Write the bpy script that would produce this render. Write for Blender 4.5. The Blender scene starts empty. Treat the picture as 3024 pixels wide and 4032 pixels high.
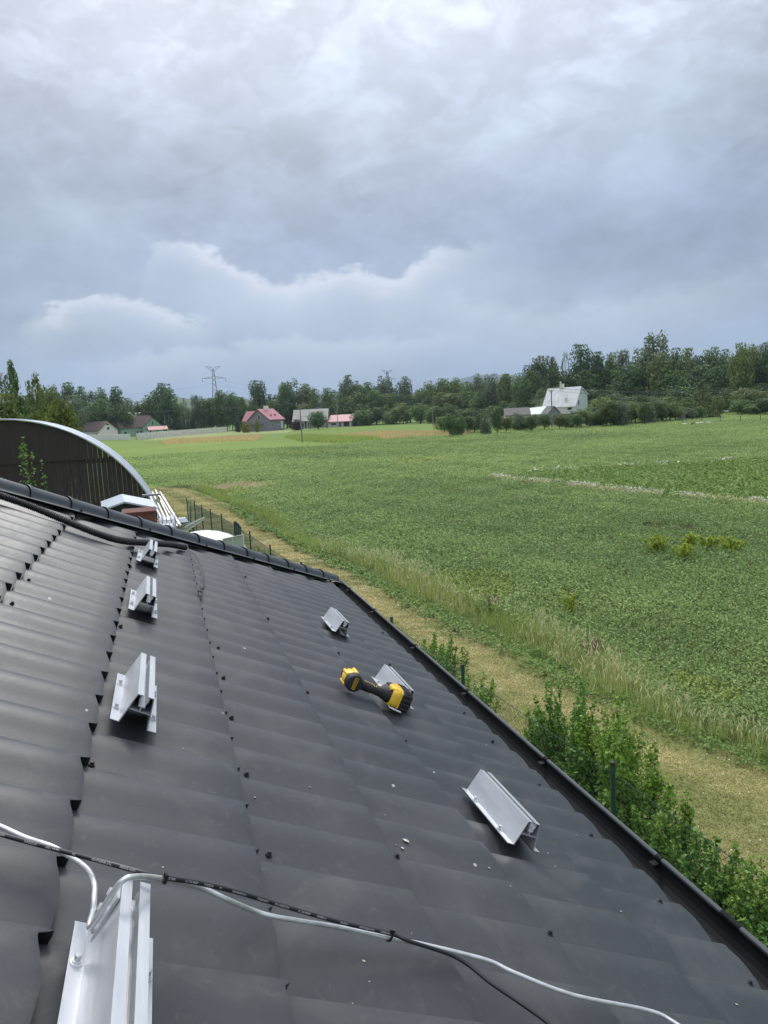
import bpy, math, random
import numpy as np
from mathutils import Vector, Matrix
random.seed(7)
rng = np.random.default_rng(7)
S = bpy.context.scene
COL = S.collection
R_ = math.radians

# ------------------------------------------------------------------ camera
W = np.array([[0.9575107, -0.0852436, 0.2755117],
              [-0.2840038, -0.1125830, 0.9521906],
              [-0.0501502, -0.9899791, -0.1320090]])      # world axes (rows) in lens axes
FPX = 2950.0
HC = 4.6
CAM = np.array([0.0, 0.0, HC])
cd = bpy.data.cameras.new('camera')
co = bpy.data.objects.new('camera', cd); COL.objects.link(co)
cd.sensor_fit = 'VERTICAL'; cd.sensor_height = 36; cd.lens = FPX / 4032 * 36
cd.clip_start = 0.05; cd.clip_end = 9000
m = Matrix(((W[0, 0], -W[0, 1], -W[0, 2], 0), (W[1, 0], -W[1, 1], -W[1, 2], 0), (W[2, 0], -W[2, 1], -W[2, 2], HC), (0, 0, 0, 1)))
co.matrix_world = m
S.camera = co
S.render.resolution_x = 768; S.render.resolution_y = 1024
S.view_settings.view_transform = 'Standard'; S.view_settings.look = 'None'
S.view_settings.exposure = 0.48; S.view_settings.gamma = 1
S.render.engine = 'CYCLES'
S.cycles.max_bounces = 6; S.cycles.transparent_max_bounces = 4; S.cycles.volume_bounces = 0

def ray(px, py):
    return W @ np.array([(px - 1512) / FPX, (py - 2016) / FPX, 1.0])
def at(px, py, dist):                       # point seen in the photograph there, so far off horizontally
    d = ray(px, py); return CAM + d * (dist / math.hypot(d[0], d[1]))
def atY(px, py, Y):
    d = ray(px, py); return CAM + d * (Y / d[1])
def gnd(px, py, z=0.0):
    d = ray(px, py); return CAM + d * ((z - HC) / d[2])

# ------------------------------------------------------------------ sky
SUN_EL, SUN_AZ = 46.0, 8.0                 # azimuth from +Y towards +X
w = bpy.data.worlds.new('World'); S.world = w; w.use_nodes = True
nt = w.node_tree; nt.nodes.clear()
def N(t, **k):
    n = nt.nodes.new(t)
    for a, b in k.items(): setattr(n, a, b)
    return n
def sock(x):
    return x
def link(a, b): nt.links.new(a, b)
def MA(op, a, b=None, c=None, clamp=False):
    n = N('ShaderNodeMath', operation=op); n.use_clamp = clamp
    for i, v in enumerate((a, b, c)):
        if v is None: continue
        if isinstance(v, (int, float)): n.inputs[i].default_value = v
        else: link(v, n.inputs[i])
    return n.outputs[0]
def MIX(f, a, b):
    n = N('ShaderNodeMix', data_type='RGBA')
    if isinstance(f, (int, float)): n.inputs[0].default_value = f
    else: link(f, n.inputs[0])
    for i, v in ((6, a), (7, b)):
        if isinstance(v, tuple): n.inputs[i].default_value = (*v, 1)
        else: link(v, n.inputs[i])
    return n.outputs[2]
def srgb(r, g, b):
    f = lambda c: (c / 255 / 12.92) if c / 255 <= .04045 else ((c / 255 + .055) / 1.055) ** 2.4
    return (f(r), f(g), f(b))
def RAMP(f, pts, interp='EASE'):
    n = N('ShaderNodeValToRGB'); n.color_ramp.interpolation = interp
    e = n.color_ramp.elements
    while len(e) < len(pts): e.new(.5)
    for q, (p, c) in zip(e, pts):
        q.position = p; q.color = (*c, 1) if isinstance(c, tuple) else (c, c, c, 1)
    link(f, n.inputs[0]); return n.outputs[0]
tc = N('ShaderNodeTexCoord'); sep = N('ShaderNodeSeparateXYZ'); link(tc.outputs['Generated'], sep.inputs[0])
X_, Y_, Z_ = sep.outputs
az = MA('MULTIPLY', MA('ARCTAN2', X_, Y_), 180 / math.pi)
el = MA('MULTIPLY', MA('ARCSINE', Z_), 180 / math.pi)
comb = N('ShaderNodeCombineXYZ'); link(MA('MULTIPLY', az, .1), comb.inputs[0]); link(MA('MULTIPLY', el, .17), comb.inputs[1])
def NOISE(scale, detail=6, rough=.55, off=0.0, dist=0.0):
    n = N('ShaderNodeTexNoise'); n.inputs['Scale'].default_value = scale; n.inputs['Detail'].default_value = detail
    n.inputs['Roughness'].default_value = rough; n.inputs['Distortion'].default_value = dist
    v = N('ShaderNodeVectorMath', operation='ADD'); v.inputs[1].default_value = (off, off * 1.7, off * .6)
    link(comb.outputs[0], v.inputs[0]); link(v.outputs[0], n.inputs[0]); return n.outputs[0]
n1 = NOISE(.55, 6, .5, 3.1); n2 = NOISE(1.5, 7, .55, 9.2); n3 = NOISE(5.0, 6, .62, 14.7, .3)
# overcast veil by elevation
base = RAMP(MA('MULTIPLY', el, 1 / 60.0, clamp=True), [(0.0, srgb(128, 155, 188)), (.045, srgb(134, 158, 188)), (.11, srgb(140, 157, 182)), (.2, srgb(144, 158, 185)), (.32, srgb(164, 174, 193)), (.44, srgb(188, 194, 208)), (.62, srgb(204, 208, 220)), (1.0, srgb(250, 250, 255))], 'LINEAR')
lum = MA('ADD', MA('MULTIPLY', MA('SUBTRACT', n1, .5), .5), MA('MULTIPLY', MA('SUBTRACT', n2, .5), .45))
lum = MA('ADD', lum, MA('MULTIPLY', MA('SUBTRACT', n3, .5), .20))
n4 = NOISE(1.25, 9, .58, 21.3, .6); n5 = NOISE(2.6, 9, .6, 33.1, .8)
def SR(x, a, b_):
    n = N('ShaderNodeMapRange', interpolation_type='SMOOTHSTEP'); link(x, n.inputs[0]); n.inputs[1].default_value = a; n.inputs[2].default_value = b_; return n.outputs[0]
hi_ = SR(el, 7.0, 24.0)
lum = MA('ADD', lum, MA('MULTIPLY', MA('SUBTRACT', SR(n4, .47, .60), .5), MA('ADD', .03, MA('MULTIPLY', hi_, .13))))
lum = MA('ADD', lum, MA('MULTIPLY', MA('SUBTRACT', SR(n5, .46, .62), .5), MA('ADD', .03, MA('MULTIPLY', hi_, .07))))
grey = MIX(MA('ADD', MA('MULTIPLY', MA('SUBTRACT', n1, .45), 3.0), .3, clamp=True), base, srgb(158, 170, 183))
gain = MA('ADD', 1.0, lum)
def scalecol(c, f):
    n = N('ShaderNodeVectorMath', operation='SCALE'); link(c, n.inputs[0])
    if isinstance(f, float): n.inputs['Scale'].default_value = f
    else: link(f, n.inputs['Scale'])
    return n.outputs[0]
sky = scalecol(MIX(MA('ADD', .3, MA('MULTIPLY', hi_, .5)), base, grey), MA('MULTIPLY', gain, 1.0))
def blob(a0, e0, sa, se, k, amt):           # broad brighter / darker patch with a ragged outline
    global sky
    da = MA('DIVIDE', MA('SUBTRACT', az, a0), sa); de = MA('DIVIDE', MA('SUBTRACT', el, e0), se)
    r = MA('ADD', MA('MULTIPLY', da, da), MA('MULTIPLY', de, de))
    r = MA('ADD', r, MA('MULTIPLY', MA('SUBTRACT', n2, .5), k))
    g = MA('EXPONENT', MA('MULTIPLY', MA('MAXIMUM', r, 0.0), -1.0))
    sky = scalecol(sky, MA('ADD', 1.0, MA('MULTIPLY', g, amt)))
blob(22, 25, 17, 4.5, 2.2, .34)
blob(-1, 25, 6, 4, 2.0, .22)
blob(10, 17, 11, 4.0, 1.8, -.13)
blob(-8, 12, 5, 9, 1.5, -.2)
blob(33, 9.5, 9, 3.5, 1.6, -.17)
blob(43, 14, 5, 9, 1.5, -.16)
blob(28, 17, 9, 3.0, 1.8, .16)
blob(38, 22, 6, 3, 1.8, .12)
blob(22, 2.5, 16, 2.2, .8, -.16)
def cumulus(edge, lo, hi, hgt, bright, soft, rag, fine):   # a bank whose top edge runs along `edge` (azimuth, elevation)
    global sky
    t = MA('DIVIDE', MA('SUBTRACT', az, lo), hi - lo, clamp=True)
    e = MA('MULTIPLY', RAMP(t, [((a - lo) / (hi - lo), v / 20.0) for a, v in edge], 'B_SPLINE'), 20.0)
    e = MA('ADD', e, MA('MULTIPLY', MA('SUBTRACT', n2, .5), rag))
    e = MA('ADD', e, MA('MULTIPLY', MA('SUBTRACT', n3, .5), fine))
    d = MA('SUBTRACT', e, el)
    inside = MA('SMOOTHSTEP', 0, 1) if False else MA('DIVIDE', MA('ADD', d, soft * .4), soft, clamp=True)
    inside = MA('MULTIPLY', MA('MULTIPLY', inside, inside), MA('SUBTRACT', 3.0, MA('MULTIPLY', inside, 2.0)))
    fade = MA('EXPONENT', MA('DIVIDE', MA('MULTIPLY', MA('MAXIMUM', d, 0.0), -1.0), hgt))
    side = MA('MULTIPLY', MA('MULTIPLY', t, 6.0, clamp=True), MA('MULTIPLY', MA('SUBTRACT', 1.0, t), 4.0, clamp=True))
    f = MA('MULTIPLY', MA('MULTIPLY', inside, fade), MA('MULTIPLY', side, bright), clamp=True)
    sky = MIX(f, sky, scalecol(MIX(.0, (.62, .67, .74), (.62, .67, .74)), MA('ADD', .86, MA('MULTIPLY', n3, .28))))
cumulus([(-1, 9), (1.0, 13.2), (3.5, 12.7), (6, 11.2), (9.5, 9.2), (12.5, 10.3), (15, 11), (17.5, 9.2), (20.5, 11.5), (26, 12)], -1, 26, 1.45, .92, 1.1, 2.4, 3.2)
cumulus([(-9, 6.5), (-6, 8.6), (-3, 9.3), (-1, 9.0), (1.5, 8.0), (5, 7.0)], -9, 5, 1.0, .85, .9, 2.2, 3.0)
cumulus([(-6, 3.6), (0, 5.4), (8, 5.9), (16, 5.5), (24, 5.0)], -6, 24, 1.6, .36, .9, 2.2, 2.2)
cumulus([(19, 9), (25, 7.5), (30, 6.4), (36, 7), (43, 9)], 19, 46, 2.6, .28, 1.8, 2.6, 2.0)
zen = MA('MULTIPLY', MA('SUBTRACT', el, 34.0), 1 / 30.0, clamp=True)
sky = scalecol(sky, MA('ADD', 1.0, MA('MULTIPLY', zen, 1.15)))
nish = N('ShaderNodeTexSky', sky_type='NISHITA'); nish.sun_disc = False
nish.sun_elevation = R_(SUN_EL); nish.sun_rotation = R_(SUN_AZ); nish.air_density = 1.2; nish.dust_density = 3
bg = N('ShaderNodeBackground'); bg.inputs[1].default_value = .1
tot = MIX(.94, nish.outputs[0], scalecol(sky, 10.0))
below = MA('MULTIPLY', MA('ADD', el, 1.0), .5, clamp=True)
tot = MIX(below, (1.2, 1.5, 1.2), tot)
link(tot, bg.inputs[0]); wo = N('ShaderNodeOutputWorld'); link(bg.outputs[0], wo.inputs[0])
w.cycles.sampling_method = 'MANUAL'; w.cycles.sample_map_resolution = 256

sd = bpy.data.lights.new('sun', 'SUN'); sd.energy = 1.5; sd.angle = R_(16); sd.color = (1, .97, .92)
so = bpy.data.objects.new('sun', sd); COL.objects.link(so)
dv = Vector((math.sin(R_(SUN_AZ)) * math.cos(R_(SUN_EL)), math.cos(R_(SUN_AZ)) * math.cos(R_(SUN_EL)), math.sin(R_(SUN_EL))))
so.rotation_euler = dv.to_track_quat('Z', 'Y').to_euler()

# ------------------------------------------------------------------ materials
MATS = {}
def mat(name, c1, c2=None, rough=.7, metal=0.0, scale=4.0, bump=0.0, bscale=30.0, spec=.5, detail=5, trans=0.0, attr=False, rnd=0.0, stretch=(1, 1, 1), coat=0.0, lo=.35, hi=.65):
    if name in MATS: return MATS[name]
    M = bpy.data.materials.new(name); M.use_nodes = True
    global nt
    old = nt; nt = M.node_tree
    b = nt.nodes['Principled BSDF']
    b.inputs['Roughness'].default_value = rough; b.inputs['Metallic'].default_value = metal
    b.inputs['Specular IOR Level'].default_value = spec
    if coat: b.inputs['Coat Weight'].default_value = coat; b.inputs['Coat Roughness'].default_value = .15
    tcn = N('ShaderNodeTexCoord'); mp = N('ShaderNodeMapping'); mp.inputs['Scale'].default_value = stretch
    link(tcn.outputs['Object'], mp.inputs[0])
    if c2 is None: c2 = tuple(x * .8 for x in c1)
    if attr:
        a = N('ShaderNodeAttribute', attribute_name='var'); fac = a.outputs['Fac']
    else:
        n = N('ShaderNodeTexNoise'); n.inputs['Scale'].default_value = scale; n.inputs['Detail'].default_value = detail
        link(mp.outputs[0], n.inputs[0]); mr = N('ShaderNodeMapRange'); mr.inputs[1].default_value = lo; mr.inputs[2].default_value = hi
        link(n.outputs[0], mr.inputs[0]); fac = mr.outputs[0]
    col = MIX(fac, c1, c2)
    if rnd:
        oi = N('ShaderNodeObjectInfo'); hs = N('ShaderNodeHueSaturation')
        link(MA('ADD', .5 - rnd * .015, MA('MULTIPLY', oi.outputs['Random'], rnd * .03)), hs.inputs['Hue'])
        link(MA('ADD', 1 - rnd * .35, MA('MULTIPLY', oi.outputs['Random'], rnd * .7)), hs.inputs['Value'])
        link(col, hs.inputs['Color']); col = hs.outputs[0]
    link(col, b.inputs['Base Color'])
    if bump:
        n = N('ShaderNodeTexNoise'); n.inputs['Scale'].default_value = bscale; n.inputs['Detail'].default_value = 4
        link(mp.outputs[0], n.inputs[0]); bp = N('ShaderNodeBump'); bp.inputs['Strength'].default_value = bump; bp.inputs['Distance'].default_value = .02
        link(n.outputs[0], bp.inputs['Height']); link(bp.outputs[0], b.inputs['Normal'])
    if trans:
        t = N('ShaderNodeBsdfTranslucent'); link(col, t.inputs[0]); mx = N('ShaderNodeMixShader'); mx.inputs[0].default_value = trans
        link(b.outputs[0], mx.inputs[1]); link(t.outputs[0], mx.inputs[2]); link(mx.outputs[0], nt.nodes['Material Output'].inputs[0])
    nt = old; MATS[name] = M; return M
def edit(M):                                # returns the shader tree to add to
    global nt
    nt = M.node_tree; return M.node_tree.nodes['Principled BSDF']

roofm = mat('anthracite_coating', (.052, .056, .064), (.034, .037, .043), rough=.42, scale=2.2, spec=.42, bump=.02, bscale=200)
b = edit(roofm)                              # smears, dust and tiny droppings on the coated sheet
tcn = N('ShaderNodeTexCoord')
def nz(scale, detail=5, rough=.6, dist=0, src=None):
    n = N('ShaderNodeTexNoise'); n.inputs['Scale'].default_value = scale; n.inputs['Detail'].default_value = detail
    n.inputs['Roughness'].default_value = rough; n.inputs['Distortion'].default_value = dist
    link(src or tcn.outputs['Object'], n.inputs[0]); return n.outputs[0]
def mr(x, a, b_, c=0.0, d=1.0):
    n = N('ShaderNodeMapRange'); link(x, n.inputs[0])
    for i, v in zip((1, 2, 3, 4), (a, b_, c, d)): n.inputs[i].default_value = v
    return n.outputs[0]
smear = mr(nz(3.2, 6, .62, 1.2), .5, .78); fine = nz(60, 3); blot = mr(nz(1.1, 3), .4, .65)
scuff = mr(nz(14, 6, .7, 2.5), .56, .74); c = MIX(blot, (.038, .043, .048), (.051, .054, .057)); c = MIX(MA('MULTIPLY', smear, .55), c, (.105, .108, .108)); c = MIX(MA('MULTIPLY', scuff, .35), c, (.13, .13, .125))
vor = N('ShaderNodeTexVoronoi'); vor.inputs['Scale'].default_value = 9.0; vor.inputs['Randomness'].default_value = 1; link(tcn.outputs['Object'], vor.inputs['Vector'])
vc = N('ShaderNodeSeparateColor'); link(vor.outputs['Color'], vc.inputs[0])
spot = MA('MULTIPLY', MA('LESS_THAN', vor.outputs['Distance'], MA('MULTIPLY', vc.outputs[0], .055)), MA('GREATER_THAN', vc.outputs[1], .3))
c = MIX(MA('MULTIPLY', spot, .8), c, (.45, .44, .38))
link(c, b.inputs['Base Color']); link(MA('ADD', .38, MA('ADD', MA('MULTIPLY', smear, .14), MA('MULTIPLY', fine, .12))), b.inputs['Roughness'])
capm = mat('anthracite_ridge', (.056, .064, .074), (.042, .048, .056), rough=.42, scale=5, bump=.04, bscale=120)
gutm = mat('gutter_coating', (.007, .008, .009), (.010, .011, .012), spec=.12, rough=.6, scale=6)
alu = mat('mill_aluminium', (.56, .575, .60), (.38, .40, .44), rough=.38, metal=.45, lo=.45, hi=.75, scale=14, bump=.05, bscale=60, stretch=(1, .25, 1))
alud = mat('aluminium_cut', (.33, .345, .36), (.26, .275, .29), rough=.45, metal=.7, scale=20)
steel = mat('zinc_steel', (.72, .73, .75), (.5, .51, .53), rough=.35, metal=.5, scale=60)
wirem = mat('aluminium_rod', (.80, .80, .80), (.62, .62, .62), rough=.3, metal=.55, scale=80, stretch=(.1, 1, 1))
blackp = mat('black_plastic', (.012, .012, .014), (.02, .02, .022), rough=.42, scale=40)
cablem = mat('black_cable_jacket', (.012, .013, .017), (.018, .019, .024), rough=.35, scale=30)
rubber = mat('black_rubber', (.016, .016, .017), (.024, .024, .025), rough=.6, scale=60, bump=.2, bscale=400)
yellow = mat('yellow_tool_plastic', (.86, .56, .05), (.80, .50, .04), rough=.38, scale=20)
whitem = mat('printed_white', (.7, .7, .7), (.6, .6, .6), rough=.6)
silver = mat('grey_nose', (.55, .55, .56), (.45, .45, .46), rough=.35, metal=.3)
screwm = mat('anthracite_screw', (.02, .021, .024), (.03, .03, .034), rough=.35, scale=60)
underm = mat('dark_underlay', (.006, .006, .007), (.009, .009, .01), rough=1, spec=.02)
plaster = mat('cream_plaster', (.5, .47, .4), (.42, .4, .35), rough=.9, scale=3, bump=.2, bscale=60)

# ------------------------------------------------------------------ mesh builder
class MB:
    def __init__(s): s.v = []; s.f = []; s.n = 0; s.var = None
    def add(s, v, f):
        v = np.asarray(v, float); s.v.append(v); s.f += [tuple(int(i) + s.n for i in q) for q in f]; s.n += len(v); return s
    def box(s, c, d, M=None, taper=1.0, rot=0.0):
        dx, dy, dz = (x / 2 for x in d); v = []
        for z, k in ((-dz, 1), (dz, taper)):
            for x, y in ((-dx, -dy), (dx, -dy), (dx, dy), (-dx, dy)): v.append((x * k, y * k, z))
        v = np.array(v)
        if rot: cr, sr = math.cos(rot), math.sin(rot); v[:, :2] = v[:, :2] @ np.array([[cr, sr], [-sr, cr]])
        v = v + np.array(c)
        if M is not None: v = M(v)
        return s.add(v, [(0, 3, 2, 1), (4, 5, 6, 7), (0, 1, 5, 4), (1, 2, 6, 5), (2, 3, 7, 6), (3, 0, 4, 7)])
    def tube(s, pts, r, k=8, cap=True, M=None):
        P = np.asarray(pts, float); n = len(P)
        rr = np.full(n, r) if np.isscalar(r) else np.asarray(r, float)
        T = np.gradient(P, axis=0) if n > 1 else P
        T /= np.linalg.norm(T, axis=1)[:, None] + 1e-12
        ref = np.array([0, 0, 1.0]) if abs(T[0][2]) < .9 else np.array([1.0, 0, 0])
        V = []; a = np.arange(k) * 2 * np.pi / k
        for i in range(n):
            u = np.cross(T[i], ref); u /= np.linalg.norm(u) + 1e-12; ww = np.cross(T[i], u); ref = np.cross(u, T[i])
            V.append(P[i] + rr[i] * (np.cos(a)[:, None] * u + np.sin(a)[:, None] * ww))
        V = np.concatenate(V)
        if M is not None: V = M(V)
        F = [(i * k + j, i * k + (j + 1) % k, (i + 1) * k + (j + 1) % k, (i + 1) * k + j) for i in range(n - 1) for j in range(k)]
        if cap: F += [tuple(range(k))[::-1], tuple((n - 1) * k + j for j in range(k))]
        return s.add(V, F)
    def cyl(s, a, b_, r, k=10, r2=None): return s.tube([a, b_], [r, r if r2 is None else r2], k)
    def prism(s, poly, fn, d0, d1):          # outline poly swept; fn(p, d) -> xyz
        n = len(poly); v = [fn(p, d0) for p in poly] + [fn(p, d1) for p in poly]
        F = [(i, (i + 1) % n, n + (i + 1) % n, n + i) for i in range(n)] + [tuple(range(n))[::-1], tuple(range(n, 2 * n))]
        return s.add(v, F)
    def sphere(s, c, r, k=8, sq=(1, 1, 1)):
        V = []; F = []
        for i in range(k + 1):
            t = math.pi * i / k
            for j in range(2 * k): p = math.pi * j / k; V.append((c[0] + r * sq[0] * math.sin(t) * math.cos(p), c[1] + r * sq[1] * math.sin(t) * math.sin(p), c[2] + r * sq[2] * math.cos(t)))
        for i in range(k):
            for j in range(2 * k): a = i * 2 * k + j; b2 = i * 2 * k + (j + 1) % (2 * k); F.append((a, a + 2 * k, b2 + 2 * k, b2))
        return s.add(V, F)
    def build(s, name, mt, parent=None, smooth=False, var=None, M=None):
        V = np.concatenate(s.v)
        if M is not None: V = M(V)
        if parent is not None: V = V - np.array(parent_world(parent))
        return mesh_obj(name, V, s.f, mt, parent, smooth, var)
def parent_world(o):
    p = Vector(o.location)
    while o.parent: o = o.parent; p += Vector(o.location)
    return p
def mesh_obj(name, V, F, mt, parent=None, smooth=False, var=None):
    me = bpy.data.meshes.new(name)
    V = np.ascontiguousarray(V, dtype=np.float32)
    if isinstance(F, np.ndarray):
        k = F.shape[1]; me.vertices.add(len(V)); me.vertices.foreach_set('co', V.ravel())
        me.loops.add(F.size); me.loops.foreach_set('vertex_index', F.ravel().astype(np.int32))
        me.polygons.add(len(F)); me.polygons.foreach_set('loop_start', np.arange(0, F.size, k, dtype=np.int32))
        me.update(calc_edges=True)
    else:
        me.from_pydata(V.tolist(), [], F); me.update()
    if smooth: me.polygons.foreach_set('use_smooth', np.ones(len(me.polygons), bool))
    if var is not None:
        a = me.attributes.new('var', 'FLOAT', 'FACE'); a.data.foreach_set('value', np.asarray(var, np.float32))
    if mt is not None: me.materials.append(mt)
    o = bpy.data.objects.new(name, me); COL.objects.link(o)
    if parent is not None: o.parent = parent
    return o
def tag(o, label=None, cat=None, group=None, kind=None):
    if label: o['label'] = label
    if cat: o['category'] = cat
    if group: o['group'] = group
    if kind: o['kind'] = kind
    return o
def thing(name, label, cat, loc=(0, 0, 0), group=None):
    o = bpy.data.objects.new(name, None); COL.objects.link(o); o.location = [float(x) for x in loc]; o.empty_display_size = .1
    return tag(o, label, cat, group)
def copy_tree(o, parent=None):
    c = o.copy(); COL.objects.link(c)
    if parent is not None: c.parent = parent
    for ch in [x for x in KIDS.get(o, [])] or list(o.children): copy_tree(ch, c)
    return c
KIDS = {}

# ------------------------------------------------------------------ roof under the camera
O = np.array([-0.2117, 1.0143, 3.9419]); SU, SV = .36, .183
UU = np.array([.8811, 0, -.473]); VV = np.array([0, 1.0, 0]); NN = np.array([.473, 0, .8811])
AMP, STEP = .040, .024
def rp(u, v, n=0.0):
    u, v, n = np.broadcast_arrays(np.asarray(u, float), np.asarray(v, float), np.asarray(n, float))
    return O + u[..., None] * SU * UU + v[..., None] * SV * VV + n[..., None] * NN
def wave(v):                                 # crest at whole numbers, falling slowly towards the viewer, rising steeply on the far side
    ph = (np.ceil(v) - v)
    t = np.clip(ph / .84, 0, 1); a = .5 * np.cos(np.pi / 2 * t) + .5 * (.5 + .5 * np.cos(np.pi * t)); a = a + .035 * np.sin(np.pi * t) * np.sin(3 * np.pi * t)
    return np.where(ph < .84, a, np.clip((ph - .84) / .10, 0, 1) ** 1.3)
def lobe(v, i=0):                            # the scalloped front edge of row i; the laps at the left bite deepest
    ph = (np.ceil(v) - v); t = np.clip(ph / .42, 0, 1); a = .058 * t * t * (3 - 2 * t)
    if i <= 0: return a * (1 - np.clip((ph - .93) / .07, 0, 1) ** 1.5)
    if i == 1: return a * .6 * (1 - np.clip((ph - .92) / .08, 0, 1) ** 1.3)
    t = np.clip(ph / .5, 0, 1); return .075 * t * t * (3 - 2 * t) * (1 - np.clip((ph - .55) / .45, 0, 1) ** 1.3)
def surf(u, v):                              # height of the tile surface over the crest plane
    t = u - math.floor(u)
    return float(AMP * (wave(np.array(v)) - 1) + STEP * (t - 1))
PH = np.array([0, .04, .1, .18, .28, .38, .48, .58, .68, .76, .81, .84, .87, .90, .92, .94, .96, .985])
vs = np.concatenate([k - PH[::-1] for k in range(-54, 36)]); vs = vs[np.concatenate([[True], np.diff(vs) > 1e-6])]
wv = wave(vs); off = lobe(vs)
RV = []; RF = []; nb = 0; nvv = len(vs)
for row in range(-8, 5):
    ts = [0, .25, .5, .75, .96, 1.0]
    if row in (-2, -1, 0): ts = [-.18] + ts           # sheet laps: the lower sheet runs on underneath
    g = []
    for t in ts:
        off = lobe(vs, row) * (1 - max(t, 0)) + lobe(vs, row + 1) * max(t, 0)
        jig = .0012 * np.sin(vs * .37 + row * 2.1) + .0008 * np.sin(vs * 1.3 + row)
        g.append(rp(row + t + off, vs, AMP * (wv - 1) + STEP * (max(t, 0) - 1) - (.006 if t < 0 else 0) + jig + (.0015 if t == .96 else 0) - (.001 if t == 1.0 else 0)))
    g = np.array(g); nr = len(ts); RV.append(g.reshape(-1, 3))
    i, j = np.meshgrid(np.arange(nr - 1), np.arange(nvv - 1), indexing='ij'); a = nb + i * nvv + j
    RF.append(np.stack([a, a + nvv, a + nvv + 1, a + 1], -1).reshape(-1, 4)); nb += nr * nvv
    low = rp(row + 1 + lobe(vs, row + 1) - (.03 if 0 < row < 4 else 0), vs, AMP * (wv - 1) - (STEP if row not in (-3, -2, -1, 4) else .003)); top = g[-1]
    RV.append(np.concatenate([top, low])); j = np.arange(nvv - 1); a = nb + j
    RF.append(np.stack([a, a + nvv, a + nvv + 1, a + 1], -1)); nb += 2 * nvv
RV = np.concatenate(RV); RF = np.concatenate(RF)
HIPC = 5.326; RIDGE_X = -.2117 - 8 * SU * .8811; Y_END = -8.6
def clip(V, F, fn):
    d = fn(V); keep = (d[F] < 0).any(1); return F[keep]
import bmesh
def cut(V, F, planes):
    me = bpy.data.meshes.new('tmp'); me.from_pydata(V.tolist(), [], F.tolist())
    bm = bmesh.new(); bm.from_mesh(me)
    for co_, no in planes:
        bmesh.ops.bisect_plane(bm, geom=bm.verts[:] + bm.edges[:] + bm.faces[:], plane_co=co_, plane_no=no, clear_outer=True)
    bm.to_mesh(me); bm.free(); return me
house = thing('tile_roof_house', 'house whose dark grey metal tile roof with ridge caps and gutter fills the foreground', 'house', (RIDGE_X, 0, 0))
HL = np.array(house.location)
def mir_hip(V): return np.stack([V[:, 1] - HIPC, V[:, 0] + HIPC, V[:, 2]], 1)
def mir_ridge(V): Q = V.copy(); Q[:, 0] = 2 * RIDGE_X - Q[:, 0]; return Q
q2 = 1 / math.sqrt(2)
me1 = cut(RV, RF, [((0, HIPC - .055, 0), (-q2, q2, 0)), ((0, Y_END, 0), (0, -1, 0)), ((RIDGE_X + .04, 0, 0), (-1, 0, 0))])
me2 = cut(mir_hip(RV), RF, [((0, HIPC + .055, 0), (q2, -q2, 0)), ((2 * RIDGE_X + .05, HIPC, 0), (-q2, -q2, 0)), ])
V1 = np.array([v.co[:] for v in me1.vertices]); V2 = np.array([v.co[:] for v in me2.vertices])
F1 = [tuple(p.vertices) for p in me1.polygons]; F2 = [tuple(p.vertices) for p in me2.polygons]
tb = MB(); tb.add(V1, F1); tb.add(V2, F2); tb.add(mir_ridge(V1), [f[::-1] for f in F1])
roof = tb.build('roof', roofm, house, smooth=True)
me = roof.data
try:
    me.set_sharp_from_angle(angle=R_(38))
except Exception: pass
# dark underlay
ub = MB(); zr = lambda x: O[2] - (x - O[0]) * .473 / .8811
def up(x, y): return (x, y, zr(x) - .075)
xe = 1.30
ub.add([up(RIDGE_X, Y_END), up(xe, Y_END), up(xe, HIPC + xe), up(RIDGE_X, HIPC + RIDGE_X)], [(0, 1, 2, 3)])
mrx = lambda p: (2 * RIDGE_X - p[0], p[1], p[2])
ub.add([mrx(up(RIDGE_X, Y_END)), mrx(up(xe, Y_END)), mrx(up(xe, HIPC + xe)), mrx(up(RIDGE_X, HIPC + RIDGE_X))], [(3, 2, 1, 0)])
ub.add([up(xe, HIPC + xe), mrx(up(xe, HIPC + xe)), up(RIDGE_X, HIPC + RIDGE_X)], [(0, 1, 2)])
ub.build('underlay', underm, house)
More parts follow.
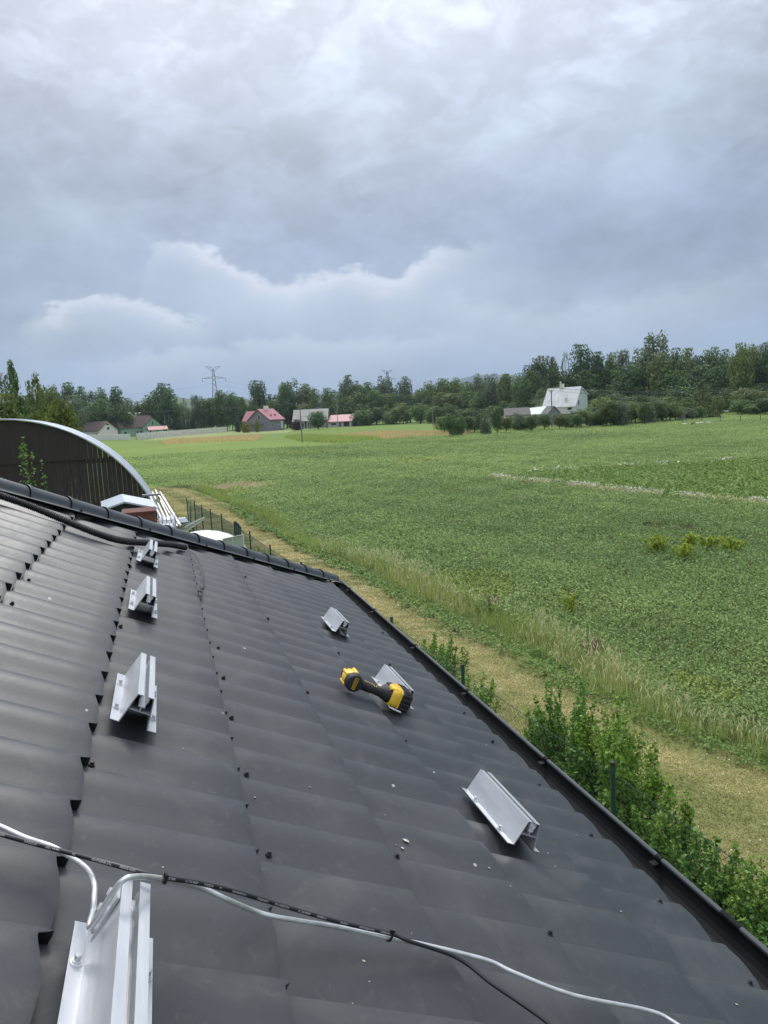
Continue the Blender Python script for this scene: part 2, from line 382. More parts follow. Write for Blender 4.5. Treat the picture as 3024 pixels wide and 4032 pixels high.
# ridge and hip caps
def caps(p0, p1, L, name='ridge_cap'):
    p0 = np.array(p0, float); p1 = np.array(p1, float); D = p1 - p0; n = int(np.linalg.norm(D) / L); T = D / np.linalg.norm(D); p0 = p1 - T * (n * L)
    side = np.cross(T, (0, 0, 1.0)); side /= np.linalg.norm(side); upv = np.cross(side, T)
    V = []; F = []; nb = 0; K = 13
    prof = [(0, 1.08), (.03, 1.10), (.07, 1.09), (.12, 1.0), (.3, .985), (.7, .965), (.97, .95), (1, .95)]
    for i in range(n):
        rows = []
        for s_, k_ in prof:
            P = p0 + T * ((i + s_) * L)
            ring = [P + side * -.112 + upv * -.034, P + side * (-.078) + upv * -.022]
            for a in np.linspace(0, math.pi, K): ring.append(P - side * .068 * k_ * math.cos(a) + upv * (.066 * k_ * math.sin(a) - .016))
            ring += [P + side * .078 + upv * -.022, P + side * .112 + upv * -.034]
            rows.append(ring)
        kk = len(rows[0])
        V += [q for r in rows for q in r]
        F += [(nb + a * kk + b_, nb + a * kk + b_ + 1, nb + (a + 1) * kk + b_ + 1, nb + (a + 1) * kk + b_) for a in range(len(rows) - 1) for b_ in range(kk - 1)]
        nb += kk * len(rows)
    # closed rounded end
    P = p0 + T * (n * L); R0 = [P + T * (.03 * math.sin(b_)) - side * .066 * math.cos(a) * math.cos(b_) + upv * (.064 * math.sin(a) * math.cos(b_) - .016) for b_ in np.linspace(0, math.pi / 2, 4) for a in np.linspace(0, math.pi, K)]
    F += [(nb + a * K + b_, nb + a * K + b_ + 1, nb + (a + 1) * K + b_ + 1, nb + (a + 1) * K + b_) for a in range(3) for b_ in range(K - 1)]
    V += R0
    mb = MB(); mb.add(V, F); o = mb.build(name, capm, house, smooth=True)
    for i in range(1, n, 2):
        for s_ in (-1, 1):
            P = p0 + T * (i * L + .05) + side * s_ * .094 - upv * .026
            sb = MB(); sb.tube([P, P + upv * .005, P + upv * .0052, P + upv * .013], [.009, .009, .005, .005], 10); sb.build('screw', screwm, o)
    return o
hp = lambda x, dz=0: (x, x + HIPC, zr(x) + dz)
caps(hp(RIDGE_X, .012), hp(1.43, .012), .277, 'hip_cap')
caps(mrx(hp(RIDGE_X, .012)), mrx(hp(1.36, .012)), .277, 'hip_cap')
caps((RIDGE_X, HIPC + RIDGE_X + .1, zr(RIDGE_X) + .02), (RIDGE_X, Y_END, zr(RIDGE_X) + .02), .36)
# gutter
gx, gz = 1.447, 3.022; Y0, Y1 = Y_END, 6.86
gb = MB(); ang = np.linspace(math.pi, 2 * math.pi, 13)
inner = [(gx + .072 * math.cos(a), gz + .072 * math.sin(a)) for a in ang]; outer = [(gx + .075 * math.cos(a), gz + .075 * math.sin(a) - .001) for a in ang][::-1]
gb.prism(inner + outer, lambda p, d: (p[0], d, p[1]), Y0, Y1)
gut = gb.build('gutter', gutm, house); gb = MB(); gb.tube([(gx + .078, Y0, gz + .002), (gx + .078, Y1, gz + .002)], .0095, 10); gb.build('rim', capm, gut)
gb = MB(); gb.prism([(gx + .072 * math.cos(a), gz + .072 * math.sin(a)) for a in ang], lambda p, d: (p[0], d, p[1]), Y1, Y1 + .003); gb.build('end_cap', gutm, gut)
for y in (6.5, 5.68, 4.66, 3.76, 2.86, 2.06, .9, .0, -1, -2, -3, -4, -5, -6, -7, -8):
    bb = MB(); bb.tube([(gx + .086 * math.cos(a) - .0, y, gz + .082 * math.sin(a)) for a in np.linspace(math.pi, 2 * math.pi, 9)], .004, 6)
    arc = [(gx + .078 + .0125 * math.cos(a), gz + .002 + .0125 * math.sin(a)) for a in np.linspace(-.6, math.pi + .3, 8)]
    bb.prism(arc + [(p[0] - .0, p[1] - .003) for p in arc[::-1]], lambda p, d: (p[0], d, p[1]), y - .013, y + .013)
    bb.box((gx + .055, y, gz - .008), (.03, .026, .003))
    bb.build('bracket', gutm, gut)
gb = MB(); gb.prism([(gx + .0765 * math.cos(a), gz + .0765 * math.sin(a)) for a in ang] + [(gx + .0755 * math.cos(a), gz + .0755 * math.sin(a)) for a in ang[::-1]], lambda p, d: (p[0], d, p[1]), 1.68, 1.76)
gb.tube([(gx + .078, 1.68, gz + .002), (gx + .078, 1.76, gz + .002)], .0112, 10); gb.build('joint', gutm, gut)
wb = MB(); wb.box((RIDGE_X, (Y_END + 6.2) / 2, 1.45), (7.1, 6.2 - Y_END, 2.9)); wb.build('wall', plaster, house)
wb = MB(); wb.box((1.35, (Y0 + 6.6) / 2, 2.9), (.05, 6.6 - Y0, .18)); wb.build('fascia', underm, house)
# roof screws
def hexscrew(P, n, rw, rh, h):
    mb = MB(); n = np.array(n); P = np.array(P); mb.tube([P, P + n * h * .22, P + n * h * .23, P + n * h * .42, P + n * h * .43, P + n * h * .95, P + n * h], [rw, rw, rh * 1.3, rh * 1.3, rh, rh, rh * .7], 12); return mb
    mb = MB(); n = np.array(n); mb.tube([P, P + n * h * .22], rw, 16); mb.tube([P + n * h * .2, P + n * h * .42], rh * 1.25, 14); mb.tube([P + n * h * .4, P + n * h], rh, 6); return mb
def roof_hit(px, py):
    d = ray(px, py); d = d / np.linalg.norm(d); best = None
    for k in np.arange(.8, 9, .004):
        q = CAM + d * k - O; u, v, n = float(q @ UU) / SU, float(q @ VV) / SV, float(q @ NN)
        if n <= surf(u, v): return u, v
    return u, v
for px, py in [(1057, 3368), (1562, 3376), (970, 3052), (911, 2828), (880, 2669), (859, 2553), (360, 3013), (47, 2378), (113, 2285), (475, 2466), (513, 2232), (966, 2271), (1055, 2436), (1332, 2573), (1507, 2492), (1210, 2728), (1534, 2618), (1827, 2808), (1940, 2920), (2122, 3093), (1595, 2921), (2327, 3290), (2599, 3552), (2954, 3872), (2165, 3677)]:
    u_, v_ = roof_hit(px, py)
    P = rp(u_, v_, surf(u_, v_) - .001); hexscrew(P, NN, .0078, .0042, .0085).build('screw', screwm, roof)

dropm = mat('bird_dropping', (.62, .6, .52), (.34, .32, .24), rough=.8, scale=90, lo=.4, hi=.6)
for px, py, r_ in ((1600, 3312, .0085), (1583, 3342, .0045), (1556, 3330, .002), (2270, 3290, .0025), (1925, 3420, .003), (2010, 3490, .0025), (1440, 2740, .0025), (1625, 2667, .003), (2590, 3545, .0022), (2445, 3590, .0028), (2900, 3955, .0035), (1160, 3650, .002), (1430, 3785, .0035), (1730, 3800, .0022), (865, 2980, .002), (1003, 3140, .0028), (720, 2950, .002), (1995, 3165, .0022), (2155, 3362, .003), (2185, 3412, .0026), (1450, 3870, .002), (1385, 3955, .002), (640, 3420, .002), (1220, 3100, .0025), (1515, 3210, .0022)):
    u_, v_ = roof_hit(px, py); P = rp(u_, v_, surf(u_, v_)); mb = MB(); rs = random.Random(px); k = 11
    ring = [P + r_ * rs.uniform(.6, 1.25) * (math.cos(6.283 * i / k) * UU * 1.2 + math.sin(6.283 * i / k) * VV) + NN * .0004 for i in range(k)]; top = [P + (q - P) * .55 + NN * r_ * .18 for q in ring]
    mb.add(ring + top, [(i, (i + 1) % k, k + (i + 1) % k, k + i) for i in range(k)] + [tuple(range(k, 2 * k))]); mb.build('dropping', dropm, roof)

# ------------------------------------------------------------------ short mounting rails
def rail_template():
    root = thing('mounting_rail', 'x', 'mounting rail', (0, 0, 0))
    H = .077; t = .0022; L = .333
    # half outline, mirrored (x across = u, z = n), length along y
    left = [(-.056, 0), (-.034, 0), (-.0185, H), (-.0055, H), (-.0055, H - t), (-.0165, H - t), (-.0325, t), (-.056, t)]
    left = [(-.056, 0), (-.0335, 0), (-.0185, H - t), (-.0055, H - t), (-.0055, H), (-.0202, H), (-.036, t), (-.056, t)]
    mb = MB()
    for s_ in (1, -1):
        mb.prism([(s_ * a, b_) for a, b_ in left], lambda p, d: (p[0], d, p[1]), 0, L)
    # channel for the clamp and the cross web
    ch = [(-.0115, H - .004), (-.0085, H - .004), (-.0085, H - .012), (-.0065, H - .018), (-.0065, .05), (.0065, .05), (.0065, H - .018), (.0085, H - .012), (.0085, H - .004), (.0115, H - .004), (.0115, H - .013), (.0085, H - .019), (.0085, .0478), (-.0085, .0478), (-.0085, H - .019), (-.0115, H - .013)]
    mb.prism(ch, lambda p, d: (p[0], d, p[1]), .002, L - .002)
    mb.prism([(-.0272, .036), (.0272, .036), (.0264, .038), (.0015, .038), (.0015, .048), (-.0015, .048), (-.0015, .038), (-.0264, .038)], lambda p, d: (p[0], d, p[1]), .001, L - .001)
    mb.build('profile', alu, root)
    for sx in (-1, 1): q = MB(); q.box((sx * .0455, L / 2, -.0014), (.021, L - .006, .0026)); q.build('shadow_strip', rubber, root)  # black strip added under each flange, standing in for the shadow there
    for sx in (-1, 1):
        for y in (.075, .25):
            P = np.array([sx * .0465, y, .0022]); s_ = MB(); s_.tube([P, P + (0, 0, .0025), P + (0, 0, .0027), P + (0, 0, .005), P + (0, 0, .0052), P + (0, 0, .0115), P + (0, 0, .013)], [.0085, .0085, .0065, .0065, .0045, .0045, .003], 12)
            s_.build('screw', steel, root)
    return root
MR = Matrix(((UU[0], 0, NN[0]), (UU[1], 1, NN[1]), (UU[2], 0, NN[2]))).to_euler()
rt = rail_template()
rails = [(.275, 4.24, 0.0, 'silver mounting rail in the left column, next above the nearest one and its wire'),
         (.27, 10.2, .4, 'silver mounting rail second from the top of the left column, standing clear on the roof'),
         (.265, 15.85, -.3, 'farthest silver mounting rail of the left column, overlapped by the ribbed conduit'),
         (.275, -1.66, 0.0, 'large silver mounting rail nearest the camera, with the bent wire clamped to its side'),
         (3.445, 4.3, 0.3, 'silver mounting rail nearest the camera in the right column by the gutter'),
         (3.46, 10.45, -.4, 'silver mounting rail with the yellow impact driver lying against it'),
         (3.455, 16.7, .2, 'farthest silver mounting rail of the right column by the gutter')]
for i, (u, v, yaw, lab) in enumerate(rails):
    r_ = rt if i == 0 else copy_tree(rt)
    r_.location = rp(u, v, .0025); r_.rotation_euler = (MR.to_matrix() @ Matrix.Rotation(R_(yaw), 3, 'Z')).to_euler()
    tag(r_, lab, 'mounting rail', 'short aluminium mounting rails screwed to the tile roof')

# ------------------------------------------------------------------ cables and wires
def smooth_path(pts, n=8):
    P = np.array(pts, float); P = np.concatenate([[2 * P[0] - P[1]], P, [2 * P[-1] - P[-2]]]); out = []
    for i in range(1, len(P) - 2):
        for t in np.arange(n) / n:
            a, b_, c_, d = P[i - 1], P[i], P[i + 1], P[i + 2]
            out.append(.5 * ((2 * b_) + (c_ - a) * t + (2 * a - 5 * b_ + 4 * c_ - d) * t * t + (3 * b_ - a - 3 * c_ + d) * t ** 3))
    out.append(P[-2]); return np.array(out)
def resample(P, step):
    d = np.concatenate([[0], np.cumsum(np.linalg.norm(np.diff(P, axis=0), axis=1))]); s_ = np.arange(0, d[-1], step)
    return np.stack([np.interp(s_, d, P[:, i]) for i in range(3)], 1)
cond = resample(smooth_path([rp(u, v, n) for u, v, n in [(-3.6, 15.9, .03), (-3.0, 16.9, .02), (-2.403, 17.06, .02), (-1.898, 17.12, .02), (-1.454, 17.28, .02), (-.937, 17.14, .02), (-.525, 17.06, .02), (-.157, 17.45, .022), (.307, 18.97, .03), (.60, 20.1, .03), (.89, 21.23, .02)]]), .0022)
rr = .0155 + .0035 * (np.sin(np.arange(len(cond)) * .0022 / .0105 * 2 * np.pi) > -.1)
cn = thing('cable_conduit', 'black ribbed plastic conduit lying across the top of the tile roof', 'conduit', cond[len(cond) // 2])
cb = MB(); cb.tube(cond, rr, 14, cap=False); cb.build('tube', blackp, cn)
cb = MB(); cb.tube([cond[-1] - (cond[-1] - cond[-4]) * 3, cond[-1] + (cond[-1] - cond[-4]) * .5], [.0205, .0205], 16, cap=False); cb.build('end_ring', blackp, cn)
lead = smooth_path([rp(u, v, n) for u, v, n in [(.80, 20.95, .02), (.909, 21.63, .014), (1.079, 21.03, .006), (1.152, 19.35, .006), (1.156, 17.22, .006), (1.085, 15.7, .008)]])
ld = thing('solar_cable', 'thin black cable hanging out of the ribbed conduit and ending in a plug', 'cable', lead[-1])
cb = MB(); cb.tube(lead, .0036, 8); cb.build('jacket', cablem, ld)
a0, a1 = rp(1.085, 15.75, .008), rp(1.045, 15.0, .008); a2 = rp(1.03, 14.7, .008)
cb = MB(); cb.tube([a0, a0 + (a1 - a0) * .12, a0 + (a1 - a0) * .15, a0 + (a1 - a0) * .75, a0 + (a1 - a0) * .78, a1], [.006, .007, .0105, .0105, .008, .008], 12)
for s_ in (-1, 1): cb.tube([a1 + UU * .006 * s_ - (a1 - a0) * .1, a2 + UU * .006 * s_], [.003, .0022], 6)
cb.tube([a1, a2], [.005, .004], 8); cb.build('plug', blackp, ld)

wl = [rp(u, v, n) for u, v, n in [(-.9, 1.02, .03), (-.397, .97, .03), (-.267, .91, .03), (-.156, .84, .03), (-.048, .81, .03), (.036, .63, .04), (.103, .42, .05), (.132, .2, .056), (.144, .08, .05), (.154, .02, .04), (.156, -.04, .03), (.158, -.10, .03), (.163, -.13, .045), (.172, -.14, .07), (.182, -.15, .095), (.196, -.15, .109), (.23, -.11, .112), (.315, .06, .1), (.444, .28, .08), (.584, .47, .06), (.712, .49, .05), (.865, .62, .03), (.99, .64, .027), (1.321, .79, .02), (1.601, .82, .02), (1.795, .86, .02), (2.186, .87, .02), (2.344, .77, .02), (2.684, .64, .02), (3.215, .7, .02), (3.366, .59, .02), (3.48, .3, .02)]]
WL = smooth_path(wl); mb = MB(); mb.tube(WL, .0041, 10); wr = mb.build('aluminium_rod', wirem, smooth=True)
tag(wr, 'bright bent aluminium rod running over the nearest rail and across the roof', 'rod')
ck = [rp(u, v, n) for u, v, n in [(-.9, .98, .035), (-.381, .8, .035), (-.257, .7, .04), (-.056, .59, .05), (.16, .29, .08), (.341, .14, .095), (.554, .3, .084), (.759, .5, .064), (.971, .64, .047), (1.295, .73, .035), (1.601, .8, .03), (1.693, .76, .03), (1.976, .74, .024), (2.127, .5, .02), (2.259, .28, .02), (2.351, .1, .02), (2.50, -.3, .02)]]
CK = smooth_path(ck, 12); cab = thing('solar_cable', 'black printed cable strapped to the aluminium rod in the foreground', 'cable', CK[len(CK) // 2])
mb = MB(); mb.tube(CK, .0034, 10); mb.build('jacket', cablem, cab, smooth=True)
def text_mesh(txt, size, ext=.0):
    cu = bpy.data.curves.new('t', 'FONT'); cu.body = txt; cu.size = size; cu.align_x = 'CENTER'; cu.align_y = 'CENTER'; cu.extrude = ext; cu.resolution_u = 2
    o = bpy.data.objects.new('t', cu); COL.objects.link(o); dg = bpy.context.evaluated_depsgraph_get(); me = bpy.data.meshes.new_from_object(o.evaluated_get(dg))
    bpy.data.objects.remove(o); V = np.array([v.co[:] for v in me.vertices]); F = [tuple(p.vertices) for p in me.polygons]; return V, F
CR = resample(CK, .001); words = ['1x6mm', 'EAC', 'TUV RHEINLAND', 'HALOGEN FREE', 'LOW SMOKE', '62930 IEC 131', 'H1Z2Z2-K', '1x6mm 1.5kV', 'DC', 'TUV RHEINLAND', 'LOW SMOKE', 'HALOGEN FREE', '62930 IEC 131', 'H1Z2Z2-K', '1x6', 'TUV RHEINLAND', 'LOW SMOKE', 'HALOGEN FREE', '62930 IEC 131', 'H1Z2Z2-K', '1.5kV DC', 'TUV RHEINLAND', 'LOW SMOKE']
tb = MB(); s_ = 30
for wd in words:
    V, F = text_mesh(wd, .0042)
    if len(V) == 0: continue
    L = V[:, 0].max() - V[:, 0].min(); n_ = int(L * 1000) + 8
    if s_ + n_ >= len(CR) - 5: break
    xs = (V[:, 0] - V[:, 0].min()) * 1000 + s_                       # bend the letters round the jacket
    idx = np.clip(len(CR) - 0 - 1 - 0 + 0 * xs, 0, 0)
    e = s_ + L * 1000; pos = np.clip(e - (xs - s_), 1, len(CR) - 3); i0 = pos.astype(int); fr = (pos - i0)[:, None]
    P = CR[i0] * (1 - fr) + CR[i0 + 1] * fr; T = CR[i0 + 1] - CR[i0 - 1]; T /= np.linalg.norm(T, axis=1)[:, None]
    tocam = CAM - P; tocam -= (tocam * T).sum(1)[:, None] * T; tocam /= np.linalg.norm(tocam, axis=1)[:, None]; sd_ = np.cross(T, tocam)
    a = V[:, 1] / .0034; r2 = .00355
    tb = MB(); tb.add(P + tocam * (np.cos(a) * r2)[:, None] + sd_ * (np.sin(a) * r2)[:, None], F); tb.build('print', whitem, cab); s_ += n_ + random.randint(4, 22)
def ziptie(i_cab, label):
    P = CK[i_cab]; j = np.argmin(np.linalg.norm(WL - P, axis=1)); Q = WL[j]; T = CK[i_cab + 1] - CK[i_cab - 1]; T /= np.linalg.norm(T)
    ax = P - Q; d = np.linalg.norm(ax); ax /= d; bx = np.cross(T, ax); C0 = (P + Q) / 2; loop = []
    for a in np.linspace(0, 2 * np.pi, 25): loop.append(C0 + ax * (d / 2 + .0055) * math.cos(a) + bx * .0062 * math.sin(a))
    z = thing('cable_tie', label, 'cable tie', C0, 'black cable ties around cable and rod')
    mb = MB()
    for k in range(24):
        a, b_ = loop[k], loop[k + 1]
        o1 = (a - C0) / np.linalg.norm(a - C0) * .0014; o2 = (b_ - C0) / np.linalg.norm(b_ - C0) * .0014
        h = T * .0024
        mb.add([a - h, a + h, b_ + h, b_ - h, a - h + o1, a + h + o1, b_ + h + o2, b_ - h + o2], [(0, 1, 2, 3), (4, 7, 6, 5), (0, 4, 5, 1), (3, 2, 6, 7), (0, 3, 7, 4), (1, 5, 6, 2)])
    mb.build('strap', blackp, z)
    c_ = CAM - C0; c_ /= np.linalg.norm(c_); Hc = P + ax * .005 + c_ * .0045; mb = MB()
    for (sx, sy, sz, o_) in ((.0042, .004, .003, 0), (.0026, .0024, .0042, 0)):
        v = [Hc + T * sx * i + ax * sy * j2 + c_ * sz * k for i in (-1, 1) for j2 in (-1, 1) for k in (-1, 1)]
        mb.add(v, [(0, 1, 3, 2), (4, 6, 7, 5), (0, 4, 5, 1), (2, 3, 7, 6), (0, 2, 6, 4), (1, 5, 7, 3)])
    mb.build('head', blackp, z)
def near(px, py):
    d = ray(px, py); d /= np.linalg.norm(d); q = CK - CAM; return int(np.argmin(np.linalg.norm(q - (q @ d)[:, None] * d, axis=1)))
ziptie(near(655, 3452), 'black cable tie on the rod just beyond the nearest mounting rail')
ziptie(near(1543, 3682), 'black cable tie further along where the cable leaves the rod')
# clamp on the side of the nearest rail
P0 = rp(.175, -.05, .05); cl = thing('rod_clamp', 'small steel clamp plate with bolts holding the rod to the nearest rail', 'clamp', P0)
mb = MB(); ww = (rp(.223, 0, .0772) - rp(.19, 0, .002)); ww /= np.linalg.norm(ww); nn = np.cross(ww, VV); nn /= np.linalg.norm(nn)
if nn @ UU > 0: nn = -nn
ctr = rp(.206, -.02, .047) + nn * .004
v = [ctr + VV * .018 * i + ww * .033 * j + nn * .002 * k for i in (-1, 1) for j in (-1, 1) for k in (-1, 1)]
mb.add(v, [(0, 1, 3, 2), (4, 6, 7, 5), (0, 4, 5, 1), (2, 3, 7, 6), (0, 2, 6, 4), (1, 5, 7, 3)]); mb.build('plate', steel, cl)
for a_, b_ in ((.012, .022), (.012, -.002), (.0, -.024)):
    P = ctr + VV * (a_ - .004) + ww * b_ + nn * .002; mb = MB(); mb.tube([P, P + nn * .002, P + nn * .0022, P + nn * .008], [.007, .007, .0052, .0052], 12); mb.build('bolt', steel, cl)

# ------------------------------------------------------------------ impact driver lying on its side
def loc2(u0, v0, n0):
    C0 = rp(u0, v0, n0)
    return C0, (lambda V: C0 + np.asarray(V)[..., 0:1] * UU + np.asarray(V)[..., 1:2] * VV + np.asarray(V)[..., 2:3] * NN)
C0, LM_0 = loc2(2.69, 10.0, .042); LM = lambda V: LM_0(np.asarray(V, float) * 1.05)
dr = thing('impact_driver', 'yellow and black cordless impact driver lying on the tiles against a rail', 'power tool', C0)
def lathe(prof, k=20, sq=1.0):               # profile (distance along y, radius)
    V = []; F = []
    for y, r in prof:
        for j in range(k): a = 2 * math.pi * j / k; V.append((r * math.cos(a), y, r * math.sin(a) * sq))
    for i in range(len(prof) - 1):
        for j in range(k): F.append((i * k + j, (i + 1) * k + j, (i + 1) * k + (j + 1) % k, i * k + (j + 1) % k))
    F += [tuple(range(k)), tuple((len(prof) - 1) * k + j for j in range(k))[::-1]]; return V, F
def part(name, V, F, mt, smooth=True, parent=None):
    mb = MB(); mb.add(LM(np.array(V, float)), F); o = mb.build(name, mt, parent or dr, smooth=smooth)
    if smooth:
        try: o.data.set_sharp_from_angle(angle=R_(40))
        except Exception: pass
    return o
capo = part('rear_cap', *lathe([(-.012, .020), (-.010, .030), (-.004, .0345), (.018, .0365), (.022, .035), (.030, .033)]), rubber)
part('motor_housing', *lathe([(.020, .0325), (.028, .0345), (.055, .035), (.075, .0325), (.088, .029)]), yellow)
part('nose', *lathe([(.086, .028), (.100, .0265), (.112, .022), (.118, .018)]), silver)
part('collar', *lathe([(.094, .0285), (.100, .0292), (.106, .0285)]), rubber); part('chuck', *lathe([(.116, .010), (.136, .0095), (.138, .006)], 12), blackp)
for a in (.3, 1.4, 2.6, 3.9, 5.1):           # screw bosses of the housing
    V, F = lathe([(.022, .006), (.024, .0075), (.082, .007), (.085, .004)], 8); V = [(x + .0325 * math.cos(a), y, z + .0325 * math.sin(a)) for x, y, z in V]; part('boss', V, F, yellow)
def loft(secs, k=16, ex=3.2):                        # sections: (x, y centre, z centre, half y, half z), rounded boxes across x
    V = []; F = []
    for x, y, z, hy, hz in secs:
        for j in range(k):
            a = 2 * math.pi * (j + .5) / k; ca, sa = math.cos(a), math.sin(a); q = (abs(ca) ** ex + abs(sa) ** ex) ** (-1 / ex); V.append((x, y + hy * ca * q, z + hz * sa * q))
    for i in range(len(secs) - 1):
        for j in range(k): F.append((i * k + j, i * k + (j + 1) % k, (i + 1) * k + (j + 1) % k, (i + 1) * k + j))
    F += [tuple(range(k))[::-1], tuple((len(secs) - 1) * k + j for j in range(k))]; return V, F
part('handle', *loft([(.020, .022, 0, .026, .022), (.040, .018, 0, .021, .019), (.065, .012, 0, .0185, .0175), (.095, .010, 0, .0185, .0175), (.120, .014, 0, .022, .020), (.135, .024, 0, .034, .026), (.150, .030, 0, .046, .031), (.166, .032, 0, .050, .033)]), rubber)
part('trigger', *loft([(.032, .045, 0, .008, .008), (.045, .043, 0, .009, .009), (.06, .036, 0, .007, .008)], 10), blackp)
for s_ in (1, -1):                           # yellow piping on the grip
    for pl in ([(.040, .030), (.052, .012), (.070, .008), (.082, -.004), (.082, -.008)], [(.124, .028), (.112, .014), (.098, .010), (.090, -.002), (.090, -.008)]):
        P = resample(smooth_path([(x, y, 0.0) for x, y in pl]), .002); zz = .0188 - 6.0 * np.clip(np.abs(P[:, 1] - .011) - .009, 0, 1) ** 1.5
        P[:, 2] = s_ * zz; mb = MB(); mb.tube(LM(P), .0011, 6); mb.build('piping', yellow, dr)
part('foot', *loft([(.158, .028, 0, .050, .034), (.164, .030, 0, .056, .0375), (.188, .030, 0, .058, .0385), (.191, .030, 0, .056, .037)], 24, 5), yellow)
part('side_button', *loft([(.148, .004, .031, .018, .006), (.176, .004, .034, .020, .008)], 12), yellow); part('latch', *loft([(.150, .052, .029, .012, .006), (.170, .056, .033, .013, .007)], 10), blackp)
bt = part('battery', *loft([(.190, .030, 0, .057, .0375), (.196, .030, 0, .060, .0395), (.236, .030, 0, .060, .0395), (.243, .030, 0, .055, .035)], 24, 7), blackp)
for k in range(7):
    y = -.020 + k * .016; V, F = loft([(.205, y, .0395, .0028, .0016), (.238, y, .0395, .0028, .0016)], 6); part('rib', V, F, rubber, parent=bt)
for k in range(4):
    zz = -.026 + k * .0175; V, F = loft([(.202, -.0305, zz, .0016, .004), (.238, -.0305, zz, .0016, .004)], 6); part('rib', V, F, rubber, parent=bt)
V, F = loft([(.1905, .030, 0, .0605, .0400), (.1960, .030, 0, .0610, .0405)], 24, 6); part('trim', V, F, yellow, parent=bt)
mb = MB(); hook = smooth_path([(.158, -.026, -.030), (.165, -.040, -.034), (.205, -.046, -.036), (.208, -.038, -.036), (.170, -.026, -.034)]); mb.tube(LM(hook), .0022, 6); mb.build('belt_hook', steel, dr)
# badge on the rear cap
fr = MB(); hw, hh = .0052, .021
for x0, x1, z0, z1 in ((-hw, hw, hh, hh + .0016), (-hw, hw, -hh - .0016, -hh), (-hw - .0014, -hw, -hh - .0016, hh + .0016), (hw, hw + .0014, -hh - .0016, hh + .0016)):
    V = [(x, y, z) for x in (x0, x1) for y in (-.0138, -.0118) for z in (z0, z1)]; fr.add(LM(np.array(V)), [(0, 1, 3, 2), (4, 6, 7, 5), (0, 4, 5, 1), (2, 3, 7, 6), (0, 2, 6, 4), (1, 5, 7, 3)])
bd = fr.build('badge', yellow, dr)
V, F = text_mesh('DEWALT', .0088, .0004); V = V[:, [1, 0, 2]]; V = np.stack([-V[:, 0], -.0128 - V[:, 2], V[:, 1]], 1); part('lettering', V, F, yellow, smooth=False, parent=bd)
V, F = text_mesh('DEWALT', .013, .0004); V = np.stack([.199 + V[:, 1] * .7, .035 + V[:, 0] * .8, .0402 + V[:, 2]], 1); part('lettering', V, F, yellow, smooth=False, parent=bt)

# ================================================================== the land
grassm = mat('field_ground', (.10, .175, .05), (.075, .14, .045), rough=.95, scale=.35, bump=.6, bscale=7, spec=.1)
def zone_mat(name, cols, s1, s2, bump=.5, bs=9, stretch=(1, 1, 1)):
    """ground cover whose own colour changes in patches: cols = base, other, patch, patch2"""
    M = mat(name, cols[0], cols[1], rough=.95, spec=.08, scale=s2, bump=bump, bscale=bs, stretch=stretch)
    b = edit(M); tcn = N('ShaderNodeTexCoord'); mp = N('ShaderNodeMapping'); mp.inputs['Scale'].default_value = stretch; link(tcn.outputs['Object'], mp.inputs[0]); s_ = mp.outputs[0]
    c = MIX(mr(nz(s2, 6, .65, 0, s_), .38, .62), cols[0], cols[1]); c = MIX(mr(nz(s1, 4, .6, .5, s_), .5, .62), c, cols[2]); c = MIX(mr(nz(s1 * 1.7 + .01, 5, .65, .8, s_), .58, .68), c, cols[3])
    link(c, b.inputs['Base Color']); return M
fieldm = zone_mat('far_field', ((.135, .20, .055), (.155, .22, .06), (.15, .215, .055), (.19, .23, .07)), .035, 1.6, bs=5)
trackm = zone_mat('mown_grass', ((.20, .20, .07), (.165, .19, .06), (.25, .225, .10), (.15, .185, .055)), .28, 2.6, bs=30, stretch=(1, .3, 1))
bandm = zone_mat('light_grass', ((.17, .235, .06), (.15, .21, .055), (.185, .25, .065), (.155, .21, .055)), .05, .8, bs=5)
grainm = zone_mat('ripe_grain', ((.56, .48, .24), (.5, .44, .22), (.44, .40, .18), (.6, .52, .28)), .06, .8, bs=5)
palem = zone_mat('dry_verge', ((.27, .29, .13), (.2, .25, .09), (.3, .3, .15), (.15, .22, .07)), .06, .8, bs=5)
beetm = zone_mat('beet_ground', ((.08, .16, .035), (.11, .21, .045), (.07, .12, .04), (.10, .2, .04)), .3, 3.0, bs=9)
meadm = zone_mat('meadow_grass', ((.2, .29, .08), (.16, .25, .07), (.26, .32, .1), (.15, .22, .06)), .05, .7, bs=4)

EDGE = [(-9, 8.3), (0, 8.0), (5, 7.35), (7.1, 6.9), (8.3, 6.45), (10.1, 6.15), (12.6, 5.95), (15.6, 5.5), (20.4, 4.95), (26.4, 4.25), (33.3, 3.6), (40.6, 3.1), (48.1, 2.2), (54, 1.2), (57, -.6), (59, -4), (60, -14), (60.5, -30)]
EY = np.array([a for a, _ in EDGE]); EX = np.array([b_ for _, b_ in EDGE])
def edge(y): return np.interp(y, EY, EX)
xs = np.unique(np.concatenate([np.linspace(-3200, -60, 24), np.linspace(-60, 140, 81), np.linspace(140, 3200, 24)])); ys = np.unique(np.concatenate([np.linspace(-300, -10, 10), np.linspace(-10, 150, 81), np.linspace(150, 3400, 30)]))
GX, GY = np.meshgrid(xs, ys); V = np.stack([GX, GY, np.zeros_like(GX)], -1).reshape(-1, 3); nx = len(xs)
i, j = np.meshgrid(np.arange(len(ys) - 1), np.arange(nx - 1), indexing='ij'); a = (i * nx + j).ravel()
tag(mesh_obj('ground', V, np.stack([a, a + 1, a + nx + 1, a + nx], -1), fieldm), kind='structure')
def sheet(name, pts, z, mt):
    V = np.array([(p[0], p[1], z) for p in pts]); return tag(mesh_obj(name, V, [tuple(range(len(V)))], mt), kind='structure')
